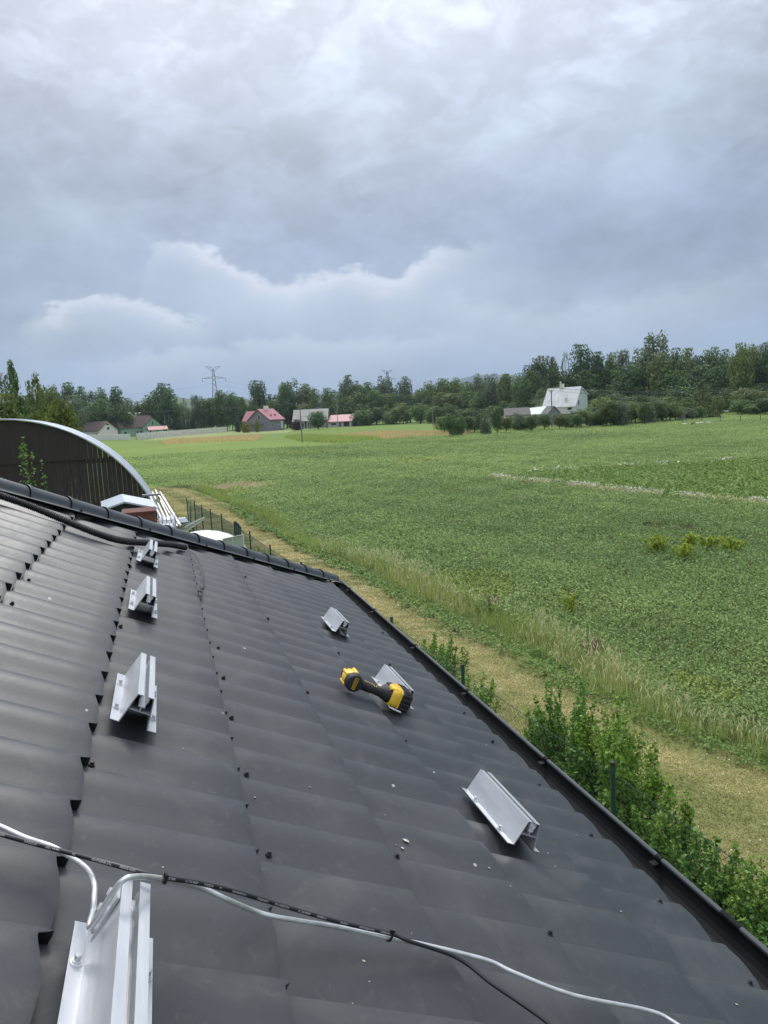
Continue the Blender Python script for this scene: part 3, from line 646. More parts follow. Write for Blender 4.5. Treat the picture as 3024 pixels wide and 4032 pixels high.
P = lambda *a: [gnd(x, y)[:2] for x, y in a]
sheet('mown_track', [(a, b_) for b_, a in EDGE] + [(-30, -9)], .004, trackm)
sheet('crop_soil', [(edge(y) + .25, y) for y in np.linspace(-9, 57, 40)] + [(3, 58), (14, 112), (60, 112), (160, 112), (120, -9)], .003, mat('crop_ground', (.05, .075, .025), (.075, .085, .035), rough=1, scale=2, bump=.5, bscale=12, spec=.05))
sheet('bare_patch', [(5.2 + 2.3 * math.cos(a) * (1 + .2 * math.sin(3 * a)), 53 + 3.4 * math.sin(a) * (1 + .15 * math.sin(5 * a))) for a in np.linspace(0, 6.1, 24)], .006, mat('bare_soil', (.25, .17, .10), (.18, .14, .07), rough=1, scale=3, bump=.5, bscale=12))
sheet('light_grass_band', P((330, 1737), (620, 1749), (900, 1736), (1200, 1742), (1430, 1741), (1300, 1754), (1000, 1768), (760, 1782), (560, 1800), (400, 1812), (250, 1820), (100, 1790)), .005, bandm)
sheet('dry_grass_verge', P((640, 1719), (900, 1698), (1160, 1694), (1130, 1703), (980, 1712), (880, 1719), (660, 1733), (560, 1736)), .004, palem)
sheet('grain_strip', P((627, 1746), (663, 1735), (800, 1728), (1020, 1715), (1026, 1722), (1005, 1735), (800, 1742), (650, 1750)), .009, grainm)
sheet('grain_strip', P((1300, 1717), (1412, 1710), (1503, 1705), (1700, 1703), (1850, 1702), (1838, 1714), (1700, 1719), (1623, 1722), (1515, 1729), (1460, 1723)), .009, grainm)
sheet('weedy_strip', P((1130, 1724), (1200, 1721), (1330, 1723), (1500, 1731), (1420, 1742), (1300, 1744), (1180, 1736)), .012, palem)
sheet('meadow', P((2300, 1681), (2600, 1672), (3024, 1661), (3300, 1652), (3300, 1612), (3024, 1622), (2800, 1630), (2650, 1638), (2480, 1655)), .006, meadm)
WH = [(1940, 1888), (2060, 1905), (2200, 1916), (2300, 1927), (2500, 1950), (2650, 1968), (2830, 1978), (3024, 1999), (3300, 2030)]
UP = [(3300, 1795), (3024, 1815), (2900, 1822), (2700, 1836), (2500, 1845), (2300, 1857), (2100, 1868)]
sheet('beet_field', P(*(WH + UP)), .008, beetm)
def inpoly(X, Y, poly):
    ins = np.zeros(len(X), bool); n = len(poly)
    for k in range(n):
        x0, y0 = poly[k][:2]; x1, y1 = poly[(k + 1) % n][:2]
        c_ = ((y0 > Y) != (y1 > Y)) & (X < (x1 - x0) * (Y - y0) / (y1 - y0 + 1e-12) + x0); ins ^= c_
    return ins
BEET = P(*(WH + UP))

# ---- small plants as blades and leaves
def blades(X, Y, k, h, wd, lean, curve=0.0, z0=0.0, spread=.03):
    n = len(X) * k; X = np.repeat(X, k) + rng.normal(0, spread, n); Y = np.repeat(Y, k) + rng.normal(0, spread, n)
    h = np.repeat(h, k) if not np.isscalar(h) else np.full(n, h); h = h * rng.uniform(.55, 1.15, n); wd = np.repeat(wd, k) if not np.isscalar(wd) else np.full(n, wd)
    a = rng.uniform(0, 2 * np.pi, n); b_ = rng.uniform(0, 2 * np.pi, n); ln = np.abs(rng.normal(0, lean, n)) * h
    B = np.stack([X, Y, np.full(n, z0)], 1); s_ = np.stack([np.cos(a) * wd, np.sin(a) * wd, 0 * a], 1)
    T = B + np.stack([np.cos(b_) * ln, np.sin(b_) * ln, h], 1)
    V = np.stack([B - s_, B + s_, T], 1).reshape(-1, 3); F = np.arange(3 * n).reshape(-1, 3); return V, F
def leafset(C, Nrm, L, Wd, up=.0):
    """diamond leaves: centre C, rough normal, length L, half width Wd"""
    n = len(C); r = rng.normal(size=(n, 3)); t = np.cross(Nrm, r); t /= np.linalg.norm(t, axis=1)[:, None] + 1e-9
    t[:, 2] += up; t /= np.linalg.norm(t, axis=1)[:, None] + 1e-9
    s_ = np.cross(Nrm, t); s_ /= np.linalg.norm(s_, axis=1)[:, None] + 1e-9
    L = np.asarray(L).reshape(-1, 1); Wd = np.asarray(Wd).reshape(-1, 1)
    nn_ = Nrm / (np.linalg.norm(Nrm, axis=1)[:, None] + 1e-9)
    V = np.stack([C - t * L * .5, C + s_ * Wd - nn_ * Wd * .35 - t * L * .04, C + t * L * .5, C - s_ * Wd - nn_ * Wd * .35 - t * L * .04], 1).reshape(-1, 3)
    return V, np.arange(4 * n).reshape(-1, 4)
def lowfreq(X, Y, s_, seed):
    r = np.random.default_rng(seed); v = 0
    for k in range(6): a, b_, c_ = r.normal(0, 1 / s_, 2).tolist() + [r.uniform(0, 6.28)]; v = v + np.sin(X * a + Y * b_ + c_)
    return v / 6 ** .5
def foliage(name, c1, c2, trans=.3, rough=.6, rnd=0.0):
    return mat(name, c1, c2, rough=rough, attr=True, trans=trans, spec=.3, rnd=rnd)
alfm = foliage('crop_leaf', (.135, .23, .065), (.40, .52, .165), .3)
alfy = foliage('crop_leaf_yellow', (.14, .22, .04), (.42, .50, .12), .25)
grm = foliage('grass_blade', (.16, .25, .05), (.52, .60, .18), .35)
strawm = foliage('straw_blade', (.45, .43, .18), (.80, .74, .46), .25)
beetl = foliage('beet_leaf', (.10, .18, .03), (.26, .37, .09), .25)
mownm = foliage('mown_blade', (.14, .19, .045), (.64, .53, .27), .2)
clovm = mat('clover_flower', (.75, .76, .66), (.6, .6, .5), rough=.8)
def sample(y0, y1, dens, xr, n_strip=40):
    XS = []; YS = []; e = np.geomspace(y0, y1, n_strip + 1)
    for a, b_ in zip(e[:-1], e[1:]):
        x0 = edge(a) + .0; x1 = xr(b_); n = int(max(x1 - x0, 0) * (b_ - a) * dens((a + b_) / 2))
        X = rng.uniform(x0, x1, n); Y = rng.uniform(a, b_, n); k = X > edge(Y); XS.append(X[k]); YS.append(Y[k])
    return np.concatenate(XS), np.concatenate(YS)
X, Y = sample(6.0, 150, lambda y: 240 * (10 / max(y, 10)) ** 1.30, lambda y: 1.08 * y + 4, 60)
sd_ = X - edge(Y); lf = lowfreq(X, Y, 3.5, 5); keep = (sd_ > .9 + .5 * lf) & ~inpoly(X, Y, BEET)
bare = lowfreq(X, Y, 2.2, 11) + lowfreq(X, Y, .8, 12) * .7; keep &= (bare > -1.9) | (rng.random(len(X)) < .3); keep &= ~inpoly(X, Y, P((200, 1737), (620, 1749), (900, 1736), (1200, 1742), (1430, 1741), (1300, 1756), (1000, 1772), (760, 1786), (560, 1804), (400, 1816), (150, 1823), (60, 1790))) & ((Y < 120) | (X > 45)); keep &= (((X - 5.2) / 2.2) ** 2 + ((Y - 53) / 3.2) ** 2 > 1) | (rng.random(len(X)) < .35)
X, Y, sd_ = X[keep], Y[keep], sd_[keep]
def crop_mesh(name, X, Y, mt, hs=1.0):
    k = 5; n = len(X) * k; sc = (np.maximum(Y, 9) / 10) ** .5; S_ = np.repeat(sc, k); hh = .26 + .07 * lowfreq(X, Y, 1.5, 3) + .05 * lowfreq(X, Y, 6, 4)
    Z = np.repeat(np.clip(hh, .1, .5) * hs, k) * rng.uniform(.35, 1.1, n)
    C = np.stack([np.repeat(X, k) + rng.normal(0, .05, n) * S_, np.repeat(Y, k) + rng.normal(0, .05, n) * S_, Z], 1)
    Nr = rng.normal(0, .75, (n, 3)); Nr[:, 2] = np.abs(Nr[:, 2]) + .45; Nr[:, 1] -= .25
    L = .047 * S_ * rng.uniform(.6, 1.5, n); V, F = leafset(C, Nr, L, L * .27)
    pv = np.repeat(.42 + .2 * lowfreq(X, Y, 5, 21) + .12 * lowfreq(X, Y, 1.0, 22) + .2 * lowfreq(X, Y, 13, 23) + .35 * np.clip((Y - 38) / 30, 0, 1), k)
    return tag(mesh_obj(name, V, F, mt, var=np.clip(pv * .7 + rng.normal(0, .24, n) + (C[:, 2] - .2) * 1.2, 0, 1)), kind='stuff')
yel = (lowfreq(X, Y, 4.5, 31) + .5 * lowfreq(X, Y, 1.5, 33) + np.exp(-((sd_ - 1.9) / 1.5) ** 2) * .9 - Y * .0) > 1.35
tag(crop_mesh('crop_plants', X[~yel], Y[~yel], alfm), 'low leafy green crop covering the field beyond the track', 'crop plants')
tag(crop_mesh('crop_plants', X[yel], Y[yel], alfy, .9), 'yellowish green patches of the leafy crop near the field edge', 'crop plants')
# field margin: long grass, straw stalks
X, Y = sample(5.0, 58, lambda y: 130 * (9 / max(y, 9)) ** 1.15, lambda y: edge(y) + 3.6, 40)
sd_ = X - edge(Y); wob = .5 * lowfreq(X, Y, 2.0, 41); w_ = np.exp(-((sd_ - .85 - wob * .6) / .6) ** 2); k = rng.random(len(X)) < w_ + .08; X, Y, sd_, w_ = X[k], Y[k], sd_[k], w_[k]
hh = (.12 + .24 * w_ + .09 * lowfreq(X, Y, 1.2, 42)); sc = (np.maximum(Y, 8) / 8) ** .5
V, F = blades(X, Y, 9, np.clip(hh, .1, .7), .0032 * sc, .38, spread=.05)
tag(mesh_obj('margin_grass', V, F, grm, var=np.clip(rng.normal(.5, .25, len(F)), 0, 1)), 'long green grass along the edge between track and crop', 'grass', kind='stuff')
cl = lowfreq(X, Y, 1.6, 45) + .6 * lowfreq(X, Y, .6, 46); k = (cl > .25) & (w_ > .35)
k &= rng.random(len(X)) < .45
V, F = blades(X[k], Y[k], 5, np.clip(hh[k] * 1.5, .25, .7), .0026 * sc[k], .3, spread=.07)
C = V.reshape(-1, 3, 3)[:, 2]; q = rng.random(len(C)) < .5; Nr = rng.normal(0, 1, (q.sum(), 3)); Nr[:, 2] *= .2
V2, F2 = leafset(C[q] - (0, 0, .05), Nr, np.full(q.sum(), .12), np.full(q.sum(), .009), up=1.6)
V = np.concatenate([V, V2]); F4 = np.concatenate([np.concatenate([F, F[:, 2:]], 1) if False else F]); 
o = mesh_obj('straw_grass', V[:len(F) * 3], F, strawm, var=np.clip(rng.normal(.45, .25, len(F)), 0, 1)); tag(o, 'dry straw coloured grass stalks along the track edge', 'dry grass', kind='stuff')
tag(mesh_obj('seed_heads', V2, F2, strawm, var=np.clip(rng.normal(.7, .2, len(F2)), 0, 1)), 'pale seed heads on the dry grass stalks', 'seed heads', kind='stuff')
# low green clover border right at the track edge
X, Y = sample(5.0, 40, lambda y: 260 * (9 / max(y, 9)) ** 1.3, lambda y: edge(y) + .75, 30)
X = X - .28 + .12 * lowfreq(X, Y, .8, 51); n = len(X) * 4; Z = rng.uniform(.02, .13, n); C = np.stack([np.repeat(X, 4) + rng.normal(0, .03, n), np.repeat(Y, 4) + rng.normal(0, .03, n), Z], 1)
Nr = rng.normal(0, .5, (n, 3)); Nr[:, 2] = 1; L = .04 * np.repeat((np.maximum(Y, 8) / 8) ** .6, 4); V, F = leafset(C, Nr, L, L * .42)
tag(mesh_obj('clover_border', V, F, foliage('clover_leaf', (.06, .13, .02), (.22, .34, .08), .25), var=rng.random(n)), 'low dark green clover along the track edge', 'clover', kind='stuff')
# mown track fuzz and clippings
def trackpts(n, ymin, ymax, pw):
    Y = ymin + (ymax - ymin) * rng.random(n) ** pw; x0 = np.interp(Y, [5, 8, 20, 32, 45, 57], [2.9, 2.7, 1.9, .4, -2, -7]); X = rng.uniform(0, 1, n) * (edge(Y) + .1 - x0) + x0; return X, Y
X, Y = trackpts(220000, 3.0, 57, 1.9); so_ = X - edge(Y) + .12 * lowfreq(X, Y, 2.5, 61); stripe = 1.25 * np.exp(-((so_ + .75) / .42) ** 2) + 1.0 * np.exp(-((so_ + 2.3) / .4) ** 2) - .38 + .55 * lowfreq(X, Y, .6, 62) + .45 * lowfreq(X, Y, .16, 63)
V, F = blades(X, Y, 2, .03 + .0 * stripe, .0050 * (np.maximum(Y, 6) / 6) ** .6, 1.9, spread=.02)
tag(mesh_obj('mown_grass', V, F, mownm, var=np.clip(np.repeat(.48 + .42 * stripe, 2) + rng.normal(0, .13, len(F)), .15, 1)), 'short mown grass and dry clippings on the track by the fence', 'mown grass', kind='stuff')
X, Y = trackpts(60000, 3.0, 30, 1.5); cl = lowfreq(X, Y, .35, 71) + .8 * lowfreq(X, Y, .12, 72); k = cl > 1.25; X, Y = X[k], Y[k]
V, F = blades(X, Y, 3, .02, .0042 * (np.maximum(Y, 6) / 6) ** .5, 4.0, z0=.02, spread=.03)
tag(mesh_obj('grass_clippings', V, F, strawm, var=np.clip(rng.normal(.25, .2, len(F)), 0, 1)), 'small heaps of dry grass clippings left on the mown track', 'grass clippings', kind='stuff')
X, Y = trackpts(1100, 3.0, 26, 1.3); k = rng.random(len(X)) < np.exp(-((X - edge(Y) + .3) / .7) ** 2) + np.exp(-((Y - 5.5) / 2.2) ** 2) * .9; X, Y = X[k], Y[k]
C = np.stack([X, Y, np.full(len(X), .07)], 1); Nr = np.tile([0., -.4, 1], (len(X), 1)) + rng.normal(0, .3, (len(X), 3)); V, F = leafset(C, Nr, rng.uniform(.010, .022, len(X)), rng.uniform(.005, .010, len(X)))
tag(mesh_obj('clover_flowers', V, F, clovm), 'tiny white clover flowers scattered over the mown track', 'flowers', kind='stuff')
# beet rows
bx = np.array(BEET); n = 56000; X = rng.uniform(18, 75, n); Y = rng.uniform(22, 60, n); k = inpoly(X, Y, BEET) & (X < 1.1 * Y + 6); X, Y = X[k], Y[k]; kk = 6; n = len(X) * kk
C = np.stack([np.repeat(X, kk) + rng.normal(0, .12, n), np.repeat(Y, kk) + rng.normal(0, .12, n), rng.uniform(.05, .34, n)], 1); Nr = rng.normal(0, .6, (n, 3)); Nr[:, 2] = np.abs(Nr[:, 2]) + .6; Nr[:, 1] -= .3
L = rng.uniform(.09, .2, n); V, F = leafset(C, Nr, L, L * .33, up=.5)
tag(mesh_obj('beet_plants', V, F, beetl, var=np.clip(rng.normal(.5, .28, n), 0, 1)), 'bright green broad leaved crop between the two pale flower lines', 'crop plants', kind='stuff')
# white flowering rows
def along(px, n, jit, skip=None):
    p = np.array([gnd(x, y)[:2] for x, y in px]); d = np.concatenate([[0], np.cumsum(np.linalg.norm(np.diff(p, axis=0), axis=1))]); s_ = rng.uniform(0, d[-1], n)
    if skip is not None: s_ = s_[skip(s_ / d[-1])]
    return np.interp(s_, d, p[:, 0]) + rng.normal(0, jit, len(s_)), np.interp(s_, d, p[:, 1]) + rng.normal(0, jit, len(s_))
sk = lambda t: (np.sin(t * 37) + np.sin(t * 91 + 1) * .8 + np.sin(t * 203) * .6 > -.35) & ((t < .74) | (t > .82))
X, Y = along(WH, 6500, .14, sk); n = len(X); C = np.stack([X, Y, rng.uniform(.12, .42, n)], 1); Nr = rng.normal(0, .6, (n, 3)); Nr[:, 2] += .8; Nr[:, 1] -= .4; L = rng.uniform(.035, .08, n); V, F = leafset(C, Nr, L, L * .4)
tag(mesh_obj('white_flowers', V, F, foliage('umbel_flower', (.40, .38, .24), (.78, .77, .62), .1), var=rng.random(n)), 'line of white flowering weeds between the two crops', 'white flowers', kind='stuff')
X, Y = along(WH, 3500, .16, lambda t: np.sin(t * 53 + 1) + np.sin(t * 17) * .7 > -.6); n = len(X); C = np.stack([X, Y, rng.uniform(.05, .3, n)], 1); Nr = rng.normal(0, .6, (n, 3)); Nr[:, 2] += .8; L = rng.uniform(.08, .2, n); V, F = leafset(C, Nr, L, L * .2, up=1)
tag(mesh_obj('dry_weeds', V, F, strawm, var=rng.random(n)), 'dry straw weeds under the line of white flowers', 'weeds', kind='stuff')
sk2 = lambda t: (np.sin(t * 61 + 2) + np.sin(t * 23) * .7 > .75)
X, Y = along(UP[::-1], 1400, .25, sk2); n = len(X); C = np.stack([X, Y, rng.uniform(.15, .45, n)], 1); Nr = rng.normal(0, .6, (n, 3)); Nr[:, 2] += .8; L = rng.uniform(.1, .2, n); V, F = leafset(C, Nr, L, L * .45)
tag(mesh_obj('white_flowers', V, F, MATS['umbel_flower'], var=rng.random(n)), 'scattered white flower clumps along the far side of the bright crop', 'white flowers', kind='stuff')
# grain and rough strips standing proud of the field
def strip_plants(name, lab, cat, poly, n, h, wd, mt, k=5):
    p = np.array(poly); X = rng.uniform(p[:, 0].min(), p[:, 0].max(), n); Y = rng.uniform(p[:, 1].min(), p[:, 1].max(), n); q = inpoly(X, Y, poly); X, Y = X[q], Y[q]
    V, F = blades(X, Y, k, h, wd, .3, spread=.5); tag(mesh_obj(name, V, F, mt, var=np.clip(rng.normal(.55, .2, len(F)), 0, 1)), lab, cat, kind='stuff')
g2 = P((1300, 1717), (1412, 1710), (1503, 1705), (1700, 1703), (1850, 1702), (1838, 1714), (1700, 1719), (1623, 1722), (1515, 1729), (1460, 1723)); g1 = P((627, 1746), (663, 1735), (800, 1728), (1020, 1715), (1026, 1722), (1005, 1735), (800, 1742), (650, 1750))
strip_plants('ripe_grain', 'pale yellow ripe grain strip in the middle of the far field', 'grain', g2, 9000, .6, .07, foliage('ripe_ears', (.46, .38, .16), (.72, .62, .34), .2))
strip_plants('ripe_grain', 'pale yellow ripe grain strip in front of the concrete wall', 'grain', g1, 6000, .6, .07, MATS['ripe_ears'])
strip_plants('rough_weeds', 'rough green weeds beside the pole in the far field', 'weeds', P((1130, 1722), (1200, 1719), (1330, 1723), (1500, 1731), (1420, 1742), (1300, 1744), (1180, 1736)), 3000, .8, .06, grm)

# ================================================================== trees
LM_ = {
 'dark': foliage('leaf_dark', (0.034, 0.075, 0.029), (0.150, 0.227, 0.078), .22, rnd=.5),
 'mid': foliage('leaf_mid', (0.049, 0.098, 0.029), (0.202, 0.293, 0.091), .25, rnd=.5),
 'olive': foliage('leaf_olive', (0.072, 0.111, 0.029), (0.260, 0.325, 0.098), .25, rnd=.4),
 'lime': foliage('leaf_lime', (.06, .09, .012), (.22, .27, .045), .3, rnd=.2),
 'grey': foliage('leaf_grey', (0.072, 0.111, 0.058), (0.260, 0.325, 0.182), .25, rnd=.4),
 'blue': foliage('leaf_blue', (.05, .08, .08), (.16, .22, .22), .1),
 'conifer': foliage('leaf_conifer', (0.021, 0.049, 0.026), (0.091, 0.156, 0.065), .1, rnd=.3),
 'thuja': foliage('leaf_thuja', (.015, .035, .015), (.045, .085, .035), .1, rnd=.2),
 'gold': foliage('leaf_gold', (.16, .17, .02), (.38, .36, .06), .2),
 'red': foliage('leaf_red', (.05, .02, .02), (.10, .05, .04), .2),
}
bark = mat('bark', (.09, .07, .05), (.05, .04, .03), rough=.95, scale=6, bump=.4); birchb = mat('birch_bark', (.5, .48, .43), (.2, .19, .17), rough=.8, scale=5)
def crown_mesh(kind, seed, n=5200):
    global rng
    keep_rng = rng; rng = np.random.default_rng(seed); r = rng
    asp = {'round': .42, 'full': .45, 'airy': .42, 'willow': .42, 'tall': .38, 'conifer': .4, 'column': .16, 'birch': .25, 'deadtop': .3, 'bush': .6}[kind]   # width over height
    K = {'full': 64, 'round': 56, 'airy': 52, 'willow': 60, 'tall': 64, 'conifer': 110, 'column': 60, 'birch': 80, 'deadtop': 50, 'bush': 40}[kind]
    rad = {'full': (.2, .33), 'round': (.2, .34), 'airy': (.15, .28), 'willow': (.22, .34), 'tall': (.24, .38), 'conifer': (.16, .32), 'column': (.4, .6), 'birch': (.12, .24), 'deadtop': (.12, .26), 'bush': (.22, .36)}[kind]
    sz = {'column': .10, 'bush': .07, 'deadtop': .05, 'birch': .055, 'airy': .06, 'conifer': .06}.get(kind, .07)
    g = (np.arange(K) + .5) / K; zc = 1 - 2 * g; a = np.pi * (1 + 5 ** .5) * np.arange(K) + r.uniform(0, 6.28); q = np.sqrt(1 - zc ** 2); d = np.stack([np.cos(a) * q, np.sin(a) * q, zc], 1)
    ph = r.uniform(0, 6.28, 8)
    lump = 1 + .13 * np.sin(2 * np.arctan2(d[:, 1], d[:, 0]) + ph[0] + 2 * d[:, 2]) + .12 * np.sin(3 * np.arctan2(d[:, 1], d[:, 0]) - 4 * d[:, 2] + ph[1]) + r.normal(0, .07, K)
    depth = np.where(r.random(K) < .72, r.uniform(.78, 1.0, K), r.uniform(.3, .75, K)); hz = .40 if kind != 'bush' else .5; zmid = .56 if kind != 'bush' else .45
    c_ = d * (depth * lump)[:, None] * np.array([.76, .76, hz]) + np.array([0, 0, zmid]); cr = r.uniform(*rad, K)
    if kind == 'airy': c_ = d * (np.where(r.random(K) < .8, r.uniform(.6, .98, K), .4) * lump)[:, None] * np.array([.85, .85, .44]) + np.array([0, 0, .55]); c_[:, 2] = np.minimum(c_[:, 2], .86 + .03 * r.normal(size=K)); c_[0, 2] = c_[1, 2] = .84
    if kind in ('conifer', 'birch', 'deadtop'):
        z = (np.arange(K) + r.random(K)) / K; prof = (1 - z) ** .85 * .9 + .02 if kind == 'conifer' else np.sin(np.pi * np.clip(z * .85 + .12, 0, 1)) ** .7 * .75
        if kind == 'deadtop': z = z ** 1.15; prof = np.where(z > .62, .42 * (1.15 - z) + .05, .78)
        a = r.uniform(0, 6.28, K); q = r.uniform(.45, 1, K) ** .5; c_ = np.stack([np.cos(a) * prof * q, np.sin(a) * prof * q, z * .94 + .03], 1); cr = cr * (1.2 - z * .85)
    if kind == 'column': z = (np.arange(K) + .5) / K; a = r.uniform(0, 6.28, K); pr = .5 * np.clip(1.3 - z, 0, .9) ** .6; c_ = np.stack([np.cos(a) * pr, np.sin(a) * pr, z * .93], 1); cr = cr * np.clip(1.35 - z, .4, 1)
    wts = cr ** 2; ci = r.choice(K, n, p=wts / wts.sum()); e = r.normal(size=(n, 3)); e /= np.linalg.norm(e, axis=1)[:, None]
    rad_ = cr[ci] * np.where(r.random(n) < .75, r.uniform(.82, 1.08, n), r.uniform(.3, 1.2, n)) * (1 + .12 * np.sin(9 * e[:, 0] + ph[2]) * np.sin(8 * e[:, 1] + ph[3]) + .1 * np.sin(11 * e[:, 2] + ph[4]))
    Cc = c_[ci] + e * rad_[:, None] * np.array([1, 1, asp])
    if kind in ('willow', 'birch', 'deadtop'): dr_ = np.abs(r.normal(0, .045, n)) * (rad_ / cr[ci] > .7); Cc[:, 2] -= dr_; Cc[:, :2] *= (1 + dr_ * 1.2)[:, None]
    if kind == 'conifer': Cc[:, 2] -= .06 * np.hypot(Cc[:, 0], Cc[:, 1])
    Cc[:, 2] = np.clip(Cc[:, 2], 0, 1.0 + r.normal(0, .004, n))
    Nr = e + r.normal(0, .5, (n, 3)); Nr[:, 2] += .3
    L = sz * r.uniform(.6, 1.5, n); V, F = leafset(Cc, Nr, L * 1.25, L * .52, up=({'willow': -.8, 'birch': -1.5, 'deadtop': -1.5}.get(kind, 0)))
    C4 = Cc.repeat(4, 0); V[:, 2] = C4[:, 2] + (V[:, 2] - C4[:, 2]) * asp * 1.05
    var = np.clip(r.normal(.42, .13, K)[ci] + r.normal(0, .15, n) + e[:, 2] * .1, 0, 1)
    rng = keep_rng
    return V, F, var
def trunk_mesh(seed, birch=False, limbs=9):
    r = random.Random(seed); mb = MB(); pts = [(0, 0, -.01)]; x = y = 0
    for k in range(1, 9): x += r.uniform(-.03, .03); y += r.uniform(-.03, .03); pts.append((x, y, k / 8 * .97))
    mb.tube(pts, [.055 * (1 - k / 9.5) + .004 for k in range(9)], 7)
    for k in range(limbs):
        i = r.randint(2, 7); b_ = pts[i]; a = r.uniform(0, 6.28); l = r.uniform(.35, .7) * (1.1 - i / 10); mb.tube([b_, (b_[0] + math.cos(a) * l * .5, b_[1] + math.sin(a) * l * .5, b_[2] + .08), (b_[0] + math.cos(a) * l, b_[1] + math.sin(a) * l, min(b_[2] + .17, .95))], [.02, .013, .004], 5)
    return mb
CR_CACHE = {}
def tree(px, ytop, wpx, D, kind, col, label, group=None, name='tree', lift=.06, cat='tree', gpx=None, hmul=1.0):
    seed = int(rng.integers(0, 4)); key = (kind, col, seed)
    top = at(px, ytop, D); H = top[2] * hmul; r_ = wpx * D / FPX / 2 * math.hypot(1, 0)
    base = np.array([top[0], top[1], 0.0])
    t = thing(name, label, cat, base, group)
    if key not in CR_CACHE:
        V, F, var = crown_mesh(kind, seed * 7 + len(kind) + 1, 7500 if D < 90 else 4200); o = mesh_obj('crown', V, F, LM_[col], t, var=var); tm = trunk_mesh(seed * 3 + 1); q = tm.build('trunk', birchb if kind in ('birch', 'deadtop') else bark, None, smooth=True); q.parent = t
        CR_CACHE[key] = (o, q)
    else:
        o0, q0 = CR_CACHE[key]; o = o0.copy(); COL.objects.link(o); o.parent = t; q = q0.copy(); COL.objects.link(q); q.parent = t
    rot = float(rng.uniform(0, 6.28)); o.rotation_euler = (0, 0, rot); q.rotation_euler = (0, 0, rot)
    o.scale = (r_, r_, H * (1 - lift)); o.location = (0, 0, H * lift); q.scale = (r_ * .8, r_ * .8, H * .98)
    return t
TB = 'trees of the far tree line'
ORD = ['first', 'second', 'third', 'fourth', 'fifth', 'sixth', 'seventh', 'eighth', 'ninth', 'tenth', 'eleventh', 'twelfth', 'thirteenth', 'fourteenth', 'fifteenth', 'sixteenth', 'seventeenth', 'eighteenth', 'nineteenth', 'twentieth']
